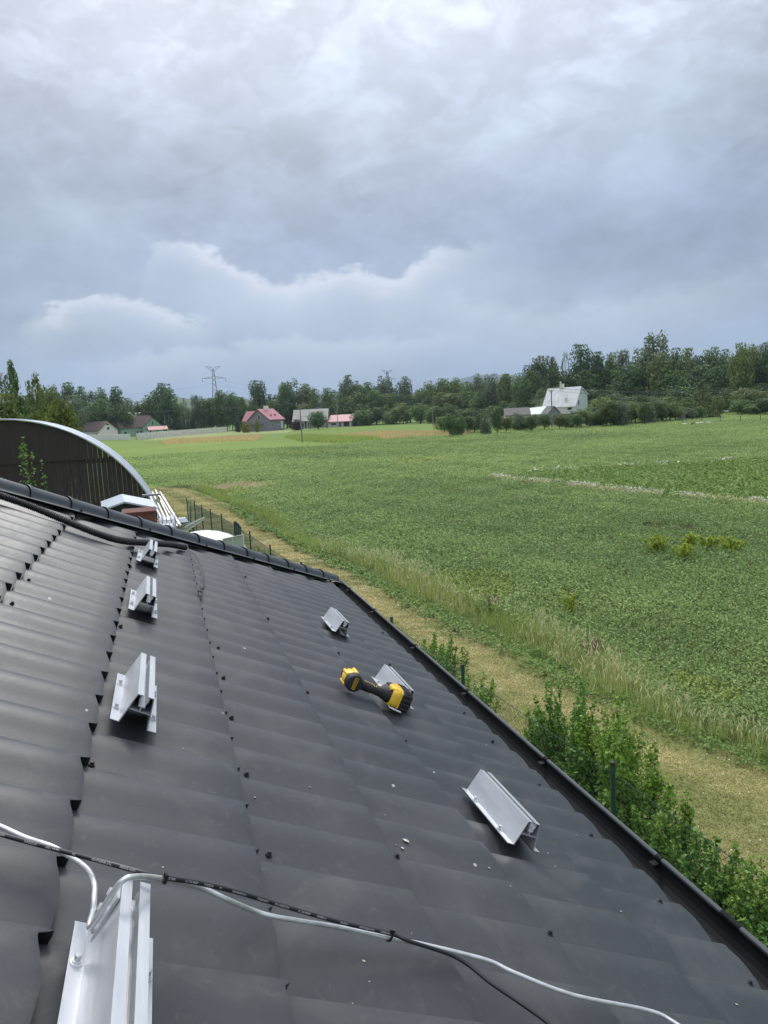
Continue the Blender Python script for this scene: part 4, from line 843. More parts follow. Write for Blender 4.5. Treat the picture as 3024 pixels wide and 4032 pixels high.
T = [
 # behind the arched barn
 (38, 1412, 150, 64, 'conifer', 'mid', 'tall narrow pointed tree at the far left behind the arched barn', None),
 (-12, 1432, 140, 70, 'birch', 'mid', 'drooping dark birch cut off by the left edge of the picture', None),
 (124, 1448, 190, 60, 'deadtop', 'olive', 'birch with a thin half bare top and pale trunk behind the barn roof', None),
 (20, 1555, 130, 50, 'round', 'olive', 'bushy green tree low at the left edge just over the barn roof', None),
 (88, 1560, 130, 66, 'tall', 'dark', 'dark tree between the pointed tree and the half bare birch', None),
 (165, 1520, 120, 72, 'willow', 'olive', 'drooping olive tree just right of the half bare birch', None),
 (150, 1620, 120, 52, 'full', 'lime', 'yellow-green bush below the half bare birch', None),
 (232, 1574, 150, 58, 'full', 'lime', 'broad yellow-green tree rising over the curved barn roof', None),
 (296, 1692, 50, 56, 'bush', 'lime', 'small yellow-green bush beside the brown roof of the cream house', None),
 # left skyline
 (200, 1512, 75, 320, 'tall', 'mid', 'far tree just above the broad yellow-green tree, leftmost of the skyline', None),
 (262, 1508, 85, 320, 'round', 'mid', 'far round tree above the right side of the broad yellow-green tree', None),
 (318, 1524, 60, 320, 'round', 'mid', 'smaller far tree between two taller ones above the cream house', None),
 (362, 1528, 60, 330, 'airy', 'grey', 'loose greyish far tree above the cream house', None),
 (398, 1527, 55, 320, 'round', 'mid', 'far tree right of the loose greyish one above the cream house', None),
 (452, 1524, 72, 320, 'round', 'dark', 'very dark round tree standing above the green house roof at the left', None),
 (500, 1568, 60, 320, 'round', 'mid', 'low tree right of the very dark round one behind the green house', None),
 (290, 1556, 90, 300, 'tall', 'grey', 'dull brownish green tree right behind the broad yellow-green tree', None),
 (392, 1572, 130, 315, 'full', 'mid', 'wide spreading green tree directly above the cream house', None),
 (480, 1590, 90, 315, 'round', 'mid', 'green tree behind the left end of the green house', None),
 (538, 1582, 60, 330, 'round', 'olive', 'light green tree in the gap left of the big dark tree', None),
 (582, 1553, 80, 330, 'tall', 'olive', 'pale green tree against the left side of the big dark tree', None),
 (640, 1508, 112, 325, 'full', 'dark', 'big dark rounded tree behind the pink roofed shelter', None),
 (722, 1563, 50, 320, 'birch', 'grey', 'slim silvery tree just right of the big dark rounded tree', None),
 (772, 1545, 60, 330, 'airy', 'grey', 'thin see-through tree left of the first pylon', None),
 (820, 1567, 90, 330, 'full', 'mid', 'green tree below the first pylon on its left', None),
 (862, 1538, 70, 325, 'round', 'mid', 'green tree right in front of the foot of the first pylon', None),
 (905, 1540, 85, 320, 'tall', 'dark', 'dark broad tree right of the first pylon', None),
 (948, 1566, 60, 330, 'round', 'olive', 'olive tree left of the tall dark oval tree', None),
 (1012, 1499, 78, 322, 'full', 'dark', 'tall dark oval tree above the grey house with the pink roof', None),
 (1062, 1553, 60, 330, 'round', 'mid', 'green tree between the oval tree and the ragged oak', None),
 (1128, 1490, 115, 318, 'airy', 'dark', 'ragged open crowned oak right of the grey house', None),
 (1122, 1530, 120, 322, 'full', 'dark', 'dense dark tree under the ragged oak', None),
 (1205, 1511, 120, 322, 'full', 'olive', 'broad brownish green tree above the long white roofed barn', None),
 (1290, 1529, 80, 318, 'round', 'mid', 'domed green tree above the right end of the white roofed barn', None),
 (1332, 1560, 60, 325, 'round', 'mid', 'low tree between the domed tree and the tall willows', None),
 (1362, 1480, 85, 300, 'willow', 'grey', 'leftmost tall willow, its crown leaning over the pink roofed garage', None),
 (1400, 1500, 80, 300, 'willow', 'mid', 'willow second from the left, above the pink roofed garage', None),
 (1452, 1506, 95, 300, 'willow', 'mid', 'wide willow left of the second pylon', None),
 (1508, 1482, 80, 298, 'willow', 'grey', 'ragged willow touching the second pylon on its left', None),
 (1545, 1530, 60, 305, 'willow', 'mid', 'lower willow beneath the second pylon', None),
 (1590, 1484, 72, 300, 'willow', 'grey', 'tall narrow willow standing alone right of the second pylon', None),
 (1600, 1560, 90, 290, 'willow', 'mid', 'drooping willow in front of the tall narrow one', None),
 (1650, 1530, 60, 295, 'round', 'mid', 'low tree in the dip right of the tall narrow willow', None),
 (1688, 1500, 80, 290, 'willow', 'olive', 'olive willow left of the broad domed trees', None),
 (1740, 1492, 90, 288, 'round', 'olive', 'first of the broad domed olive trees in mid skyline', None),
 (1790, 1487, 95, 285, 'full', 'olive', 'widest domed olive tree in mid skyline', None),
 (1838, 1505, 80, 280, 'willow', 'mid', 'willow right of the domed olive trees', None),
 (1878, 1472, 85, 275, 'willow', 'grey', 'pale willow standing taller than its neighbours left of the big wood', None),
 (1935, 1474, 85, 262, 'willow', 'grey', 'greyish willow left of the yellowish tree', None),
 (1990, 1474, 75, 255, 'round', 'olive', 'yellowish tree before the skyline climbs to the big wood', None),
 (2045, 1470, 80, 250, 'tall', 'mid', 'green tree at the foot of the big wood on the left', None),
 (2082, 1440, 80, 240, 'round', 'dark', 'dark tree where the skyline steps up to the big wood', None),
 (2118, 1404, 95, 232, 'round', 'dark', 'tall round tree at the left shoulder of the big wood', None),
 (2172, 1386, 85, 230, 'airy', 'mid', 'open crowned tree second from the left in the big wood', None),
 (2225, 1376, 60, 230, 'birch', 'grey', 'slim upright tree with bare lower stems above the white farmhouse', None),
 (2288, 1358, 105, 228, 'round', 'dark', 'dark tall tree above the right gable of the white farmhouse', None),
 (2350, 1386, 90, 228, 'full', 'dark', 'dark tree right of the tallest one above the farmhouse', None),
 (2405, 1390, 80, 225, 'round', 'mid', 'green tree left of the pale feathery treetop', None),
 (2448, 1362, 75, 235, 'airy', 'grey', 'pale feathery treetop left of the tallest poplar', None),
 (2508, 1402, 100, 222, 'full', 'mid', 'dense green tree under the left side of the tallest poplar', None),
 (2570, 1300, 170, 222, 'airy', 'grey', 'tallest tree of the wood, an open crowned poplar above all others', None),
 (2600, 1392, 130, 215, 'full', 'olive', 'brownish green tree in front of the tallest poplar', None),
 (2662, 1372, 80, 225, 'tall', 'mid', 'tree filling the skyline right of the tallest poplar', None),
 (2712, 1372, 95, 220, 'willow', 'olive', 'pale olive willow on the right skyline', None),
 (2752, 1402, 80, 215, 'willow', 'dark', 'dark willow right of the pale olive one', None),
 (2800, 1370, 100, 220, 'round', 'mid', 'broad green tree above the large bright fir', None),
 (2852, 1378, 90, 218, 'tall', 'mid', 'green tree right of the one above the fir', None),
 (2930, 1352, 115, 205, 'willow', 'olive', 'big light green willow near the right edge of the picture', None),
 (2985, 1364, 80, 210, 'willow', 'mid', 'willow second from the right edge', None),
 (3034, 1350, 90, 205, 'round', 'dark', 'dark treetop cut off by the right edge of the picture', None),
 # right foreground garden trees
 (2765, 1492, 125, 172, 'conifer', 'olive', 'large bright green fir standing before the dark wood at the right', None),
 (2565, 1558, 62, 165, 'conifer', 'blue', 'small blue spruce among the orchard trees', None),
 (2315, 1535, 55, 215, 'column', 'gold', 'yellow-green conifer against the right wall of the white farmhouse', None),
 (2638, 1562, 95, 160, 'round', 'olive', 'fruit tree above the small lean-to shelter', None),
 (2700, 1566, 70, 168, 'round', 'mid', 'green tree between the lean-to and the large fir', None),
 (2822, 1560, 60, 185, 'bush', 'olive', 'light bush left of the brown roofed wooden shed', None),
 (2868, 1530, 60, 200, 'round', 'mid', 'rounded tree right behind the brown roofed wooden shed', None),
 (2935, 1526, 120, 185, 'full', 'olive', 'wide light green tree right of the wooden shed', None),
 (3000, 1542, 90, 185, 'round', 'olive', 'green tree by the right edge beyond the meadow', None),
 (1955, 1612, 50, 110, 'round', 'dark', 'single small dark tree on a thin trunk standing out in the field edge', None),
 (1250, 1620, 85, 250, 'round', 'dark', 'dark round tree in front of the long white roofed barn', None),
 (1168, 1652, 60, 258, 'bush', 'red', 'reddish brown bush at the left end of the white roofed barn', None),
 (1010, 1650, 28, 262, 'bush', 'gold', 'golden bush in front of the gable of the grey house', None),
 (958, 1652, 22, 262, 'column', 'gold', 'golden conifer left of the grey house', None),
 (972, 1664, 26, 262, 'bush', 'gold', 'smaller golden bush beside the golden conifer', None),
 (793, 1645, 24, 290, 'column', 'thuja', 'single dark conifer in the middle behind the concrete wall', None),
 (932, 1640, 28, 280, 'column', 'thuja', 'dark rounded conifer left of the golden ones', None),
 (1440, 1590, 90, 285, 'bush', 'mid', 'low wide tree right of the pink roofed garage', None),
 (1530, 1598, 90, 285, 'bush', 'mid', 'low tree beside the low wide one in front of the willows', None),
]
for (px, yt, wp, D, kd, cl_, lab, grp) in T:
    nm = {'conifer': 'conifer', 'column': 'conifer', 'bush': 'bush', 'willow': 'willow', 'birch': 'birch', 'deadtop': 'birch'}.get(kd, 'tree')
    tree(px, yt, wp, D, kd, cl_, lab, grp, name=nm, lift=.02 if kd in ('bush', 'column', 'conifer') else (.2 if px == 1955 else .05), cat={'bush': 'bush'}.get(nm, 'tree'))
for k in range(11): tree(684 + k * 8.2, 1652 + (k * 7 % 5), 12, 292, 'column', 'thuja', ORD[k] + ' conifer from the left in the clipped row right of the pink roofed shelter', 'conifers clipped into a hedge behind the concrete wall', name='conifer', lift=.01)
# lower storey, filling under the skyline
def fill(x0, x1, n, y0, y1, D0, D1, w0, lab, grp, kinds=('full', 'round', 'full', 'willow'), cols=('dark', 'mid', 'mid', 'olive')):
    for k in range(n):
        t = (k + .5) / n + rng.uniform(-.3, .3) / n; D = D0 + (D1 - D0) * t + rng.uniform(-6, 6)
        tree(x0 + (x1 - x0) * t, y0 + (y1 - y0) * t + rng.uniform(-14, 14), w0 * rng.uniform(.85, 1.3), D, kinds[int(rng.integers(len(kinds)))], cols[int(rng.integers(len(cols)))], lab.replace('tree', ORD[k] + ' tree from the left', 1) if 'low shrubby' not in lab else ORD[k] + ' low shrubby tree from the left along the far field edge', grp, lift=.01)
fill(180, 960, 17, 1595, 1600, 334, 334, 85, 'tree of the lower storey behind the left houses', 'lower trees behind the left houses')
fill(960, 1340, 9, 1585, 1585, 318, 318, 80, 'tree of the lower storey behind the grey house', 'lower trees behind the grey house')
fill(1340, 2080, 18, 1555, 1525, 300, 258, 95, 'tree of the lower storey under the willows', 'lower trees under the willows')
fill(1400, 2080, 12, 1605, 1590, 280, 235, 80, 'low shrubby tree along the far field edge in mid picture', 'shrubby trees along the far field edge', kinds=('bush', 'full'))
fill(2080, 3060, 16, 1462, 1440, 226, 212, 125, 'tree in the middle storey of the dark wood', 'lower trees of the big wood', cols=('dark', 'dark', 'mid'))
fill(2100, 3060, 15, 1535, 1510, 216, 204, 120, 'shaded tree at the foot of the dark wood', 'trees at the foot of the big wood', cols=('dark', 'mid', 'dark'))
def orchard(x0, x1, n, ya, yb, D0, D1, w_, labs):
    for k in range(n):
        t = (k + rng.uniform(.2, .8)) / n; lab = ORD[k] + ' from the left, ' + labs
        tree(x0 + (x1 - x0) * t, ya + (yb - ya) * t + rng.uniform(-13, 13), w_ * rng.uniform(.8, 1.35), D0 + (D1 - D0) * t + rng.uniform(-7, 9), ('full', 'round', 'bush', 'full', 'tall')[k % 5], ('olive', 'mid', 'grey', 'mid', 'dark')[k % 5], lab, 'orchard trees in front of the farm', lift=(.14, .12, .02, .08, .1)[k % 5])
orchard(1730, 1930, 8, 1640, 1634, 128, 126, 62, 'small orchard tree left of the single dark tree')
orchard(1975, 2150, 7, 1634, 1634, 132, 134, 58, 'small orchard tree before the low farm roofs')
orchard(2195, 2275, 4, 1628, 1624, 130, 134, 56, 'small orchard tree just right of the near power pole')
orchard(2275, 2400, 5, 1618, 1600, 136, 142, 72, 'small orchard tree before the white gable')
orchard(2370, 2640, 11, 1588, 1592, 142, 148, 84, 'orchard tree right of the white farmhouse')
orchard(2330, 2620, 7, 1562, 1560, 160, 160, 90, 'taller tree behind the orchard right of the farmhouse')
orchard(2640, 2760, 4, 1600, 1590, 158, 166, 60, 'small tree between the lean-to and the fir')
orchard(2880, 3060, 6, 1580, 1575, 184, 176, 80, 'low tree behind the far meadow edge')

# ================================================================== buildings
def bmat(name, c, c2=None, **k): return mat(name, c, c2 or tuple(x * .85 for x in c), rough=k.pop('rough', .85), scale=k.pop('scale', .8), **k)
glass = mat('window_glass', (.02, .025, .03), (.04, .045, .05), rough=.12, scale=2); framew = bmat('white_frame', (.62, .62, .6))
darkw = bmat('dark_opening', (.02, .018, .016)); woodd = bmat('dark_wood', (.05, .035, .025), bump=.3, bscale=8)
brownroof = bmat('brown_roof', (.115, .075, .07), (.085, .055, .055), scale=3, bump=.3, bscale=8); pinkroof = bmat('pink_roof', (.44, .17, .19), (.37, .145, .165), scale=1.2, rough=.5)
redroof = bmat('red_roof', (.36, .07, .09), rough=.5); paler = bmat('pale_fibre_roof', (.42, .41, .37), (.34, .33, .29), scale=.6); whiter = bmat('weathered_white_roof', (.74, .72, .72), (.64, .62, .62), scale=.9, lo=.4, hi=.6)
creamw = bmat('cream_wall', (.80, .75, .68), (.70, .65, .58)); greenw = bmat('green_wall', (.25, .41, .30), (.21, .36, .26)); greyw = bmat('grey_wall', (.22, .22, .245), (.18, .18, .20), scale=2)
whitew = bmat('white_wall', (.56, .62, .64), (.5, .56, .6)); dirtyw = bmat('dirty_wall', (.52, .50, .45), (.36, .34, .31), scale=1.5); concm = bmat('concrete_panel', (.74, .73, .69), (.60, .59, .55), scale=1.2, bump=.3, bscale=6)
greyr = bmat('grey_tile_roof', (.12, .11, .10), (.17, .16, .15), scale=2.5, bump=.4, bscale=6); bluer = bmat('pale_metal_roof', (.5, .56, .62), (.44, .5, .56), rough=.45)
class Frame:
    def __init__(s, px, py, D, yaw, dz=0.0):
        p = at(px, py, D); s.o = np.array([p[0], p[1], 0.0 + dz]); d = np.array([p[0], p[1]]) / math.hypot(p[0], p[1]); r = np.array([d[1], -d[0]]); a = R_(yaw)
        s.ex = np.array([*(r * math.cos(a) + d * math.sin(a)), 0]); s.ey = np.array([*(-r * math.sin(a) + d * math.cos(a)), 0]); s.ez = np.array([0, 0, 1.0])
    def __call__(s, V): V = np.asarray(V, float); return s.o + V[..., 0:1] * s.ex + V[..., 1:2] * s.ey + V[..., 2:3] * s.ez
def fbox(fr, x0, x1, y0, y1, z0, z1, mb=None):
    mb = mb or MB(); v = [(x, y, z) for z in (z0, z1) for x, y in ((x0, y0), (x1, y0), (x1, y1), (x0, y1))]
    return mb.add(fr(v), [(0, 3, 2, 1), (4, 5, 6, 7), (0, 1, 5, 4), (1, 2, 6, 5), (2, 3, 7, 6), (3, 0, 4, 7)])
def gable(t, fr, x0, x1, y0, y1, he, hr, wall, roofm_, ridge='x', rp_=.5, he2=None, over=.45, th=.16, hip=0.0):
    """box with a pitched roof; he / he2 = the two eaves, hr = ridge, rp_ = where the ridge lies across"""
    he2 = he if he2 is None else he2; mb = MB()
    sw = (lambda a, b_, z: (a, b_, z)) if ridge == 'x' else (lambda a, b_, z: (b_, a, z))
    (a0, a1), (b0, b1) = ((x0, x1), (y0, y1)) if ridge == 'x' else ((y0, y1), (x0, x1)); rm = b0 + (b1 - b0) * rp_
    v = []
    for a in (a0, a1): v += [sw(a, b0, 0), sw(a, b1, 0), sw(a, b1, he2), sw(a, rm, hr - .1), sw(a, b0, he)]
    mb.add(fr(v), [(0, 1, 2, 3, 4), (9, 8, 7, 6, 5), (0, 4, 9, 5), (1, 6, 7, 2)]); w_ = mb.build('wall', wall, t)
    mb = MB(); s1 = (hr - he) / (rm - b0); s2 = (hr - he2) / (b1 - rm)
    for (bb, hh, s_) in ((b0 - over * .8, he - over * .8 * s1, 1), (b1 + over * .8, he2 - over * .8 * s2, -1)):
        pts = [sw(a, b_, z + dz) for a in (a0 - over, a1 + over) for b_, z in ((bb, hh), (rm, hr)) for dz in (0, th)]
        mb.add(fr(pts), [(0, 1, 3, 2), (4, 6, 7, 5), (1, 5, 7, 3), (0, 2, 6, 4), (0, 4, 5, 1), (2, 3, 7, 6)])
    rf = mb.build('roof', roofm_, t); return w_, rf
def win(t, fr, face, s_, z, w_, h_, at_=0.0, fm=None, gm=None, name='window', e=.05):
    """opening on the wall facing -ey (face x, at y=at_) or facing -ex (face y, at x=at_), +ex: face X"""
    f_ = {'x': lambda a, d, z: (a, at_ - d, z), 'y': lambda a, d, z: (at_ - d, a, z), 'X': lambda a, d, z: (at_ + d, a, z)}[face]
    def bx(a0, a1, z0, z1, d0, d1):
        v = [f_(a, d, zz) for zz in (z0, z1) for a, d in ((a0, d0), (a1, d0), (a1, d1), (a0, d1))]; return fr(v), [(0, 3, 2, 1), (4, 5, 6, 7), (0, 1, 5, 4), (1, 2, 6, 5), (2, 3, 7, 6), (3, 0, 4, 7)]
    mb = MB(); q = .09
    for a in ((s_ - w_ / 2, s_ - w_ / 2 + q, z, z + h_), (s_ + w_ / 2 - q, s_ + w_ / 2, z, z + h_), (s_ - w_ / 2 + q, s_ + w_ / 2 - q, z, z + q), (s_ - w_ / 2 + q, s_ + w_ / 2 - q, z + h_ - q, z + h_)): mb.add(*bx(*a, -.02, e))
    o = mb.build(name, fm or framew, t); mb = MB(); mb.add(*bx(s_ - w_ / 2 + q * .9, s_ + w_ / 2 - q * .9, z + q * .9, z + h_ - q * .9, -.02, e * .5)); mb.build('pane', gm or glass, o); return o
def chimney(rf, fr, x, y, z0, z1, w_=.5, mt=None):
    mb = MB(); fbox(fr, x - w_ / 2, x + w_ / 2, y - w_ / 2, y + w_ / 2, z0, z1, mb); fbox(fr, x - w_ / 2 - .06, x + w_ / 2 + .06, y - w_ / 2 - .06, y + w_ / 2 + .06, z1, z1 + .12, mb); mb.build('chimney', mt or creamw, rf)

# cream gabled house
fr = Frame(390, 1712, 300, 31); t = thing('cream_house', 'cream gabled house with a brown roof at the far left beside the green house', 'house', fr.o)
_, rf = gable(t, fr, 0, 7.9, 0, 13.5, 3.2, 6.4, creamw, brownroof, 'y')
for s_, z, w_, h_ in ((3.9, 4.9, 1.1, .7), (4.0, 3.2, 1.0, 1.1), (3.7, .8, .7, .9)): win(t, fr, 'x', s_, z, w_, h_, gm=darkw)
win(t, fr, 'y', 4.0, .8, 1.1, 1.2); win(t, fr, 'y', 1.7, 0, 1.2, 2.1, name='door', gm=darkw); win(t, fr, 'y', 7.5, .9, 1.1, 1.1)
# green house
fr = Frame(477, 1715, 310, 26); t = thing('green_house', 'long green house with a brown roof and a half hipped wing behind the concrete wall', 'house', fr.o)
_, rf = gable(t, fr, 0, 15.0, 0, 9, 3.7, 8.0, greenw, brownroof, 'x'); _, rf2 = gable(t, fr, 8.9, 17.6, -.7, 9, 3.6, 7.3, greenw, brownroof, 'y', over=.35)
for s_ in (1.9, 7.0, 8.3): win(t, fr, 'x', s_, .7, 1.2, 1.5)
win(t, fr, 'x', 13.3, 4.1, .8, 1.5, at_=-.7); win(t, fr, 'x', 11.2, .1, 1.0, 2.2, at_=-.7, name='door', gm=framew); win(t, fr, 'x', 12.2, .8, .9, 1.4, at_=-.7); win(t, fr, 'y', 3.5, 3.2, .8, 1.5)
# pink roofed open shelter
fr = Frame(592, 1712, 296, 8); t = thing('garden_shelter', 'open timber shelter with a bright pinkish red roof beside the green house', 'shelter', fr.o)
mb = MB()
for a in ((-.25, 2.2, 1.9, 3.7), ): pass
pts = [(a, b_, z + dz) for a in (-.6, 6.6) for b_, z in ((-.5, 2.2), (1.8, 3.5)) for dz in (0, .12)]; mb.add(fr(pts), [(0, 1, 3, 2), (4, 6, 7, 5), (1, 5, 7, 3), (0, 2, 6, 4), (0, 4, 5, 1), (2, 3, 7, 6)])
pts = [(a, b_, z + dz) for a in (-.6, 6.6) for b_, z in ((4.1, 2.2), (1.8, 3.5)) for dz in (0, .12)]; mb.add(fr(pts), [(0, 1, 3, 2), (4, 6, 7, 5), (1, 5, 7, 3), (0, 2, 6, 4), (0, 4, 5, 1), (2, 3, 7, 6)]); mb.build('roof', redroof, t)
for x, y in ((0, 0), (3, 0), (6, 0), (0, 3.6), (3, 3.6), (6, 3.6)): fbox(fr, x - .1, x + .1, y - .1, y + .1, 0, 2.35).build('post', woodd, t)
fbox(fr, 0, 6, .1, .2, .1, .9).build('railing', woodd, t)
# concrete panel wall
W1, W2, W3, W4 = (gnd(*q)[:2] for q in ((330, 1733), (514, 1733), (540, 1731), (895, 1700)))
t = thing('concrete_wall', 'long pale grey concrete panel wall with scalloped tops in front of the green house', 'wall', (*W3, 0))
def panel_run(a, b_, h_):
    a = np.array(a); b_ = np.array(b_); d = b_ - a; L = np.linalg.norm(d); d /= L; n = int(round(L / 2.05)); st = L / n; nr = np.array([-d[1], d[0]])
    for k in range(n):
        p = a + d * (k * st); mb = MB(); q = [p, p + d * (st - .16)]
        arc = [(i / 8, h_ + .18 * math.sin(math.pi * i / 8)) for i in range(9)]
        poly = [(0, 0.0)] + [(0, h_)] + arc[1:-1] + [(1, h_), (1, 0.0)]
        mb.prism([(u, z) for u, z in poly], lambda c_, dd: (*(p + d * .08 + d * (c_[0] * (st - .16)) + nr * dd), c_[1]), -.03, .03)
        for z in (.5, 1.0, 1.45): mb.prism([(0.03, z), (.97, z), (.97, z + .05), (.03, z + .05)], lambda c_, dd: (*(p + d * .08 + d * (c_[0] * (st - .16)) + nr * dd), c_[1]), -.055, .055)
        mb.build('panel', concm, t); mb = MB(); mb.box((*(p), (h_ + .15) / 2), (.15, .17, h_ + .15), rot=math.atan2(d[1], d[0])); mb.build('post', concm, t)
panel_run(W1, W2, 1.75); panel_run(W3, W4, 1.85)
# grey house with pink roof
fr = Frame(1065, 1694, 270, 54); t = thing('grey_house', 'grey two storey house with a pink roof and two chimneys', 'house', fr.o)
_, rf = gable(t, fr, 0, 8.6, 0, 9.6, 4.1, 7.8, greyw, pinkroof, 'x'); gable(t, fr, 2.2, 8, 9.4, 13.5, 4.0, 7.2, greyw, pinkroof, 'y')
for x, y in ((1.9, 4.3), (3.5, 4.5)): chimney(rf, fr, x + 1.6, y, 6.9, 9.0, .75)
fbox(fr, -1.0, 0, 3.0, 9.0, 2.5, 2.75).build('balcony', greyw, t); win(t, fr, 'y', 4.6, 3.9, 1.1, 1.9, gm=bmat('brown_door', (.12, .05, .04)), name='door')
for s_, w_, h_, z in ((1.2, .8, 1.3, 1.4), (2.7, .6, .9, 1.2), (3.9, .6, .9, 1.2), (5.1, .6, .9, 1.2)): win(t, fr, 'x', s_, z, w_, h_)
win(t, fr, 'x', 7.2, .7, 1.2, 2.6, gm=framew)
for x, y in ((3.0, 1.6), (5.6, 1.7)):
    mb = MB(); z = 4.1 + (y / 4.8) * 3.7; fbox(fr, x - .35, x + .35, y - .3, y + .5, z, z + .5, mb); mb.build('roof_hatch', pinkroof, rf)
# long barn with pale roof
fr = Frame(1163, 1694, 282, -10); t = thing('pale_roof_barn', 'long low barn with a pale grey roof behind a dark round tree', 'barn', fr.o)
_, rf = gable(t, fr, 0, 11.5, 0, 8, 3.3, 6.9, dirtyw, paler, 'x', over=.9)
win(t, fr, 'x', 1.6, .1, 1.4, 2.2, gm=darkw, name='door'); win(t, fr, 'x', 4.0, .1, .8, 2.6, gm=darkw, name='door'); fbox(fr, 5.2, 9, -2.2, 0, 2.2, 2.35).build('lean_to_roof', bluer, t); fbox(fr, 5.3, 5.5, -2.1, -1.9, 0, 2.2).build('post', woodd, t)
# garage with pink roof
fr = Frame(1384, 1681, 275, 64); t = thing('pink_roof_garage', 'low building with a pink roof and dark garage doors right of the pale roofed barn', 'garage', fr.o)
_, rf = gable(t, fr, 0, 7.2, 0, 9.6, 2.1, 4.3, dirtyw, pinkroof, 'y'); win(t, fr, 'x', 3.6, 2.5, .9, 1.1, gm=darkw); win(t, fr, 'x', 4.8, .5, 1.1, 1.1, gm=darkw)
win(t, fr, 'y', 2.0, 0, 2.6, 1.9, gm=woodd, name='door'); win(t, fr, 'y', 4.6, 0, 1.0, 1.8, gm=woodd, name='door'); win(t, fr, 'y', 7.2, .7, 2.2, .9, gm=darkw)
fr = Frame(1425, 1676, 280, 20); t = thing('wire_pen', 'small grey timber and mesh pen right of the pink roofed garage', 'pen', fr.o)
for x, y in ((0, 0), (3, 0), (6.2, 0), (0, 3), (6.2, 3)): fbox(fr, x - .07, x + .07, y - .07, y + .07, 0, 2.0).build('post', dirtyw, t)
fbox(fr, -.2, 3, -.2, 3.2, 2.0, 2.1).build('roof', dirtyw, t); fbox(fr, 0, 2.6, .1, .16, .0, 1.9).build('boards', woodd, t)
# white farmhouse
fr = Frame(2265, 1655, 200, 62); t = thing('white_farmhouse', 'white farmhouse with a tall weathered white roof and a chimney before the dark wood', 'house', fr.o)
_, rf = gable(t, fr, 0, 6.8, 0, 9.3, 3.8, 8.5, whitew, whiter, 'y', rp_=.46, he2=6.6, over=.25); chimney(rf, fr, 3.1, 5.3, 7.9, 9.5, .85); chimney(rf, fr, .7, 2.8, 4.0, 5.8, .6)
win(t, fr, 'x', 2.0, 3.7, .7, 1.5); win(t, fr, 'x', 3.3, 6.6, .5, .5); win(t, fr, 'y', 1.5, 2.7, 1.4, .8, gm=woodd)
mb = MB(); mb.cyl(fr((2.2, 5.3, 8.5)), fr((2.2, 5.3, 10.0)), .04, 6); mb.sphere(fr((2.2, 5.2, 9.9)), .28, 6, (1, .4, 1)); mb.build('aerial', framew, rf)
fr = Frame(2145, 1655, 208, 60); t = thing('cream_annex', 'plain cream annex with a sloping roof at the left side of the white farmhouse', 'annex', fr.o)
mb = MB(); v = [(0, 0, 0), (3, 0, 0), (3, 2.9, 0), (0, 2.9, 0), (0, 0, 6.2), (3, 0, 6.2), (3, 2.9, 5.3), (0, 2.9, 5.3)]; mb.add(fr(v), [(0, 3, 2, 1), (4, 5, 6, 7), (0, 1, 5, 4), (1, 2, 6, 5), (2, 3, 7, 6), (3, 0, 4, 7)]); mb.build('wall', bmat('annex_cream', (.5, .47, .32)), t)
mb = MB(); v = [(-.3, -.2, 6.22), (3.2, -.2, 6.22), (3.2, 3.3, 5.2), (-.3, 3.3, 5.2)]; v += [(a, b_, c_ + .15) for a, b_, c_ in v]; mb.add(fr(v), [(0, 3, 2, 1), (4, 5, 6, 7), (0, 1, 5, 4), (1, 2, 6, 5), (2, 3, 7, 6), (3, 0, 4, 7)]); mb.build('roof', paler, t)
fr = Frame(2096, 1664, 165, 4); t = thing('metal_roof_shed', 'low shed with a pale bluish metal roof behind the near power pole', 'shed', fr.o)
mb = MB(); fbox(fr, .2, 4.1, .3, 4, 0, 2.5, mb); mb.build('wall', dirtyw, t); mb = MB(); v = [(-.2, -.2, 2.35), (3.6, -.2, 2.55), (4.5, 4.2, 4.1), (-.2, 4.2, 3.8)]; v += [(a, b_, c_ + .1) for a, b_, c_ in v]; mb.add(fr(v), [(0, 3, 2, 1), (4, 5, 6, 7), (0, 1, 5, 4), (1, 2, 6, 5), (2, 3, 7, 6), (3, 0, 4, 7)]); mb.build('roof', bluer, t)
fr = Frame(2155, 1662, 160, 18); t = thing('grey_roof_shed', 'small shed with a pale boarded gable and grey roof below the white farmhouse', 'shed', fr.o)
gable(t, fr, 0, 3.0, 0, 4.6, 2.3, 4.0, bmat('pale_boards', (.24, .27, .3), bump=.3, bscale=6), greyr, 'y', over=.2); fbox(fr, 3.0, 5.2, .5, 4, 0, 2.2).build('side_wall', dirtyw, t)
mb = MB(); v = [(3.0, .2, 2.3), (5.4, .2, 2.1), (5.4, 4.4, 3.2), (2.0, 4.4, 3.7)]; v += [(a, b_, c_ + .1) for a, b_, c_ in v]; mb.add(fr(v), [(0, 3, 2, 1), (4, 5, 6, 7), (0, 1, 5, 4), (1, 2, 6, 5), (2, 3, 7, 6), (3, 0, 4, 7)]); mb.build('side_roof', greyr, t)
fr = Frame(1992, 1668, 172, 6); t = thing('brown_roof_barn', 'low old barn with a mottled brown roof left of the pale metal roof', 'barn', fr.o); gable(t, fr, 0, 5.4, 0, 5, 2.4, 3.9, dirtyw, greyr, 'x', over=.2)
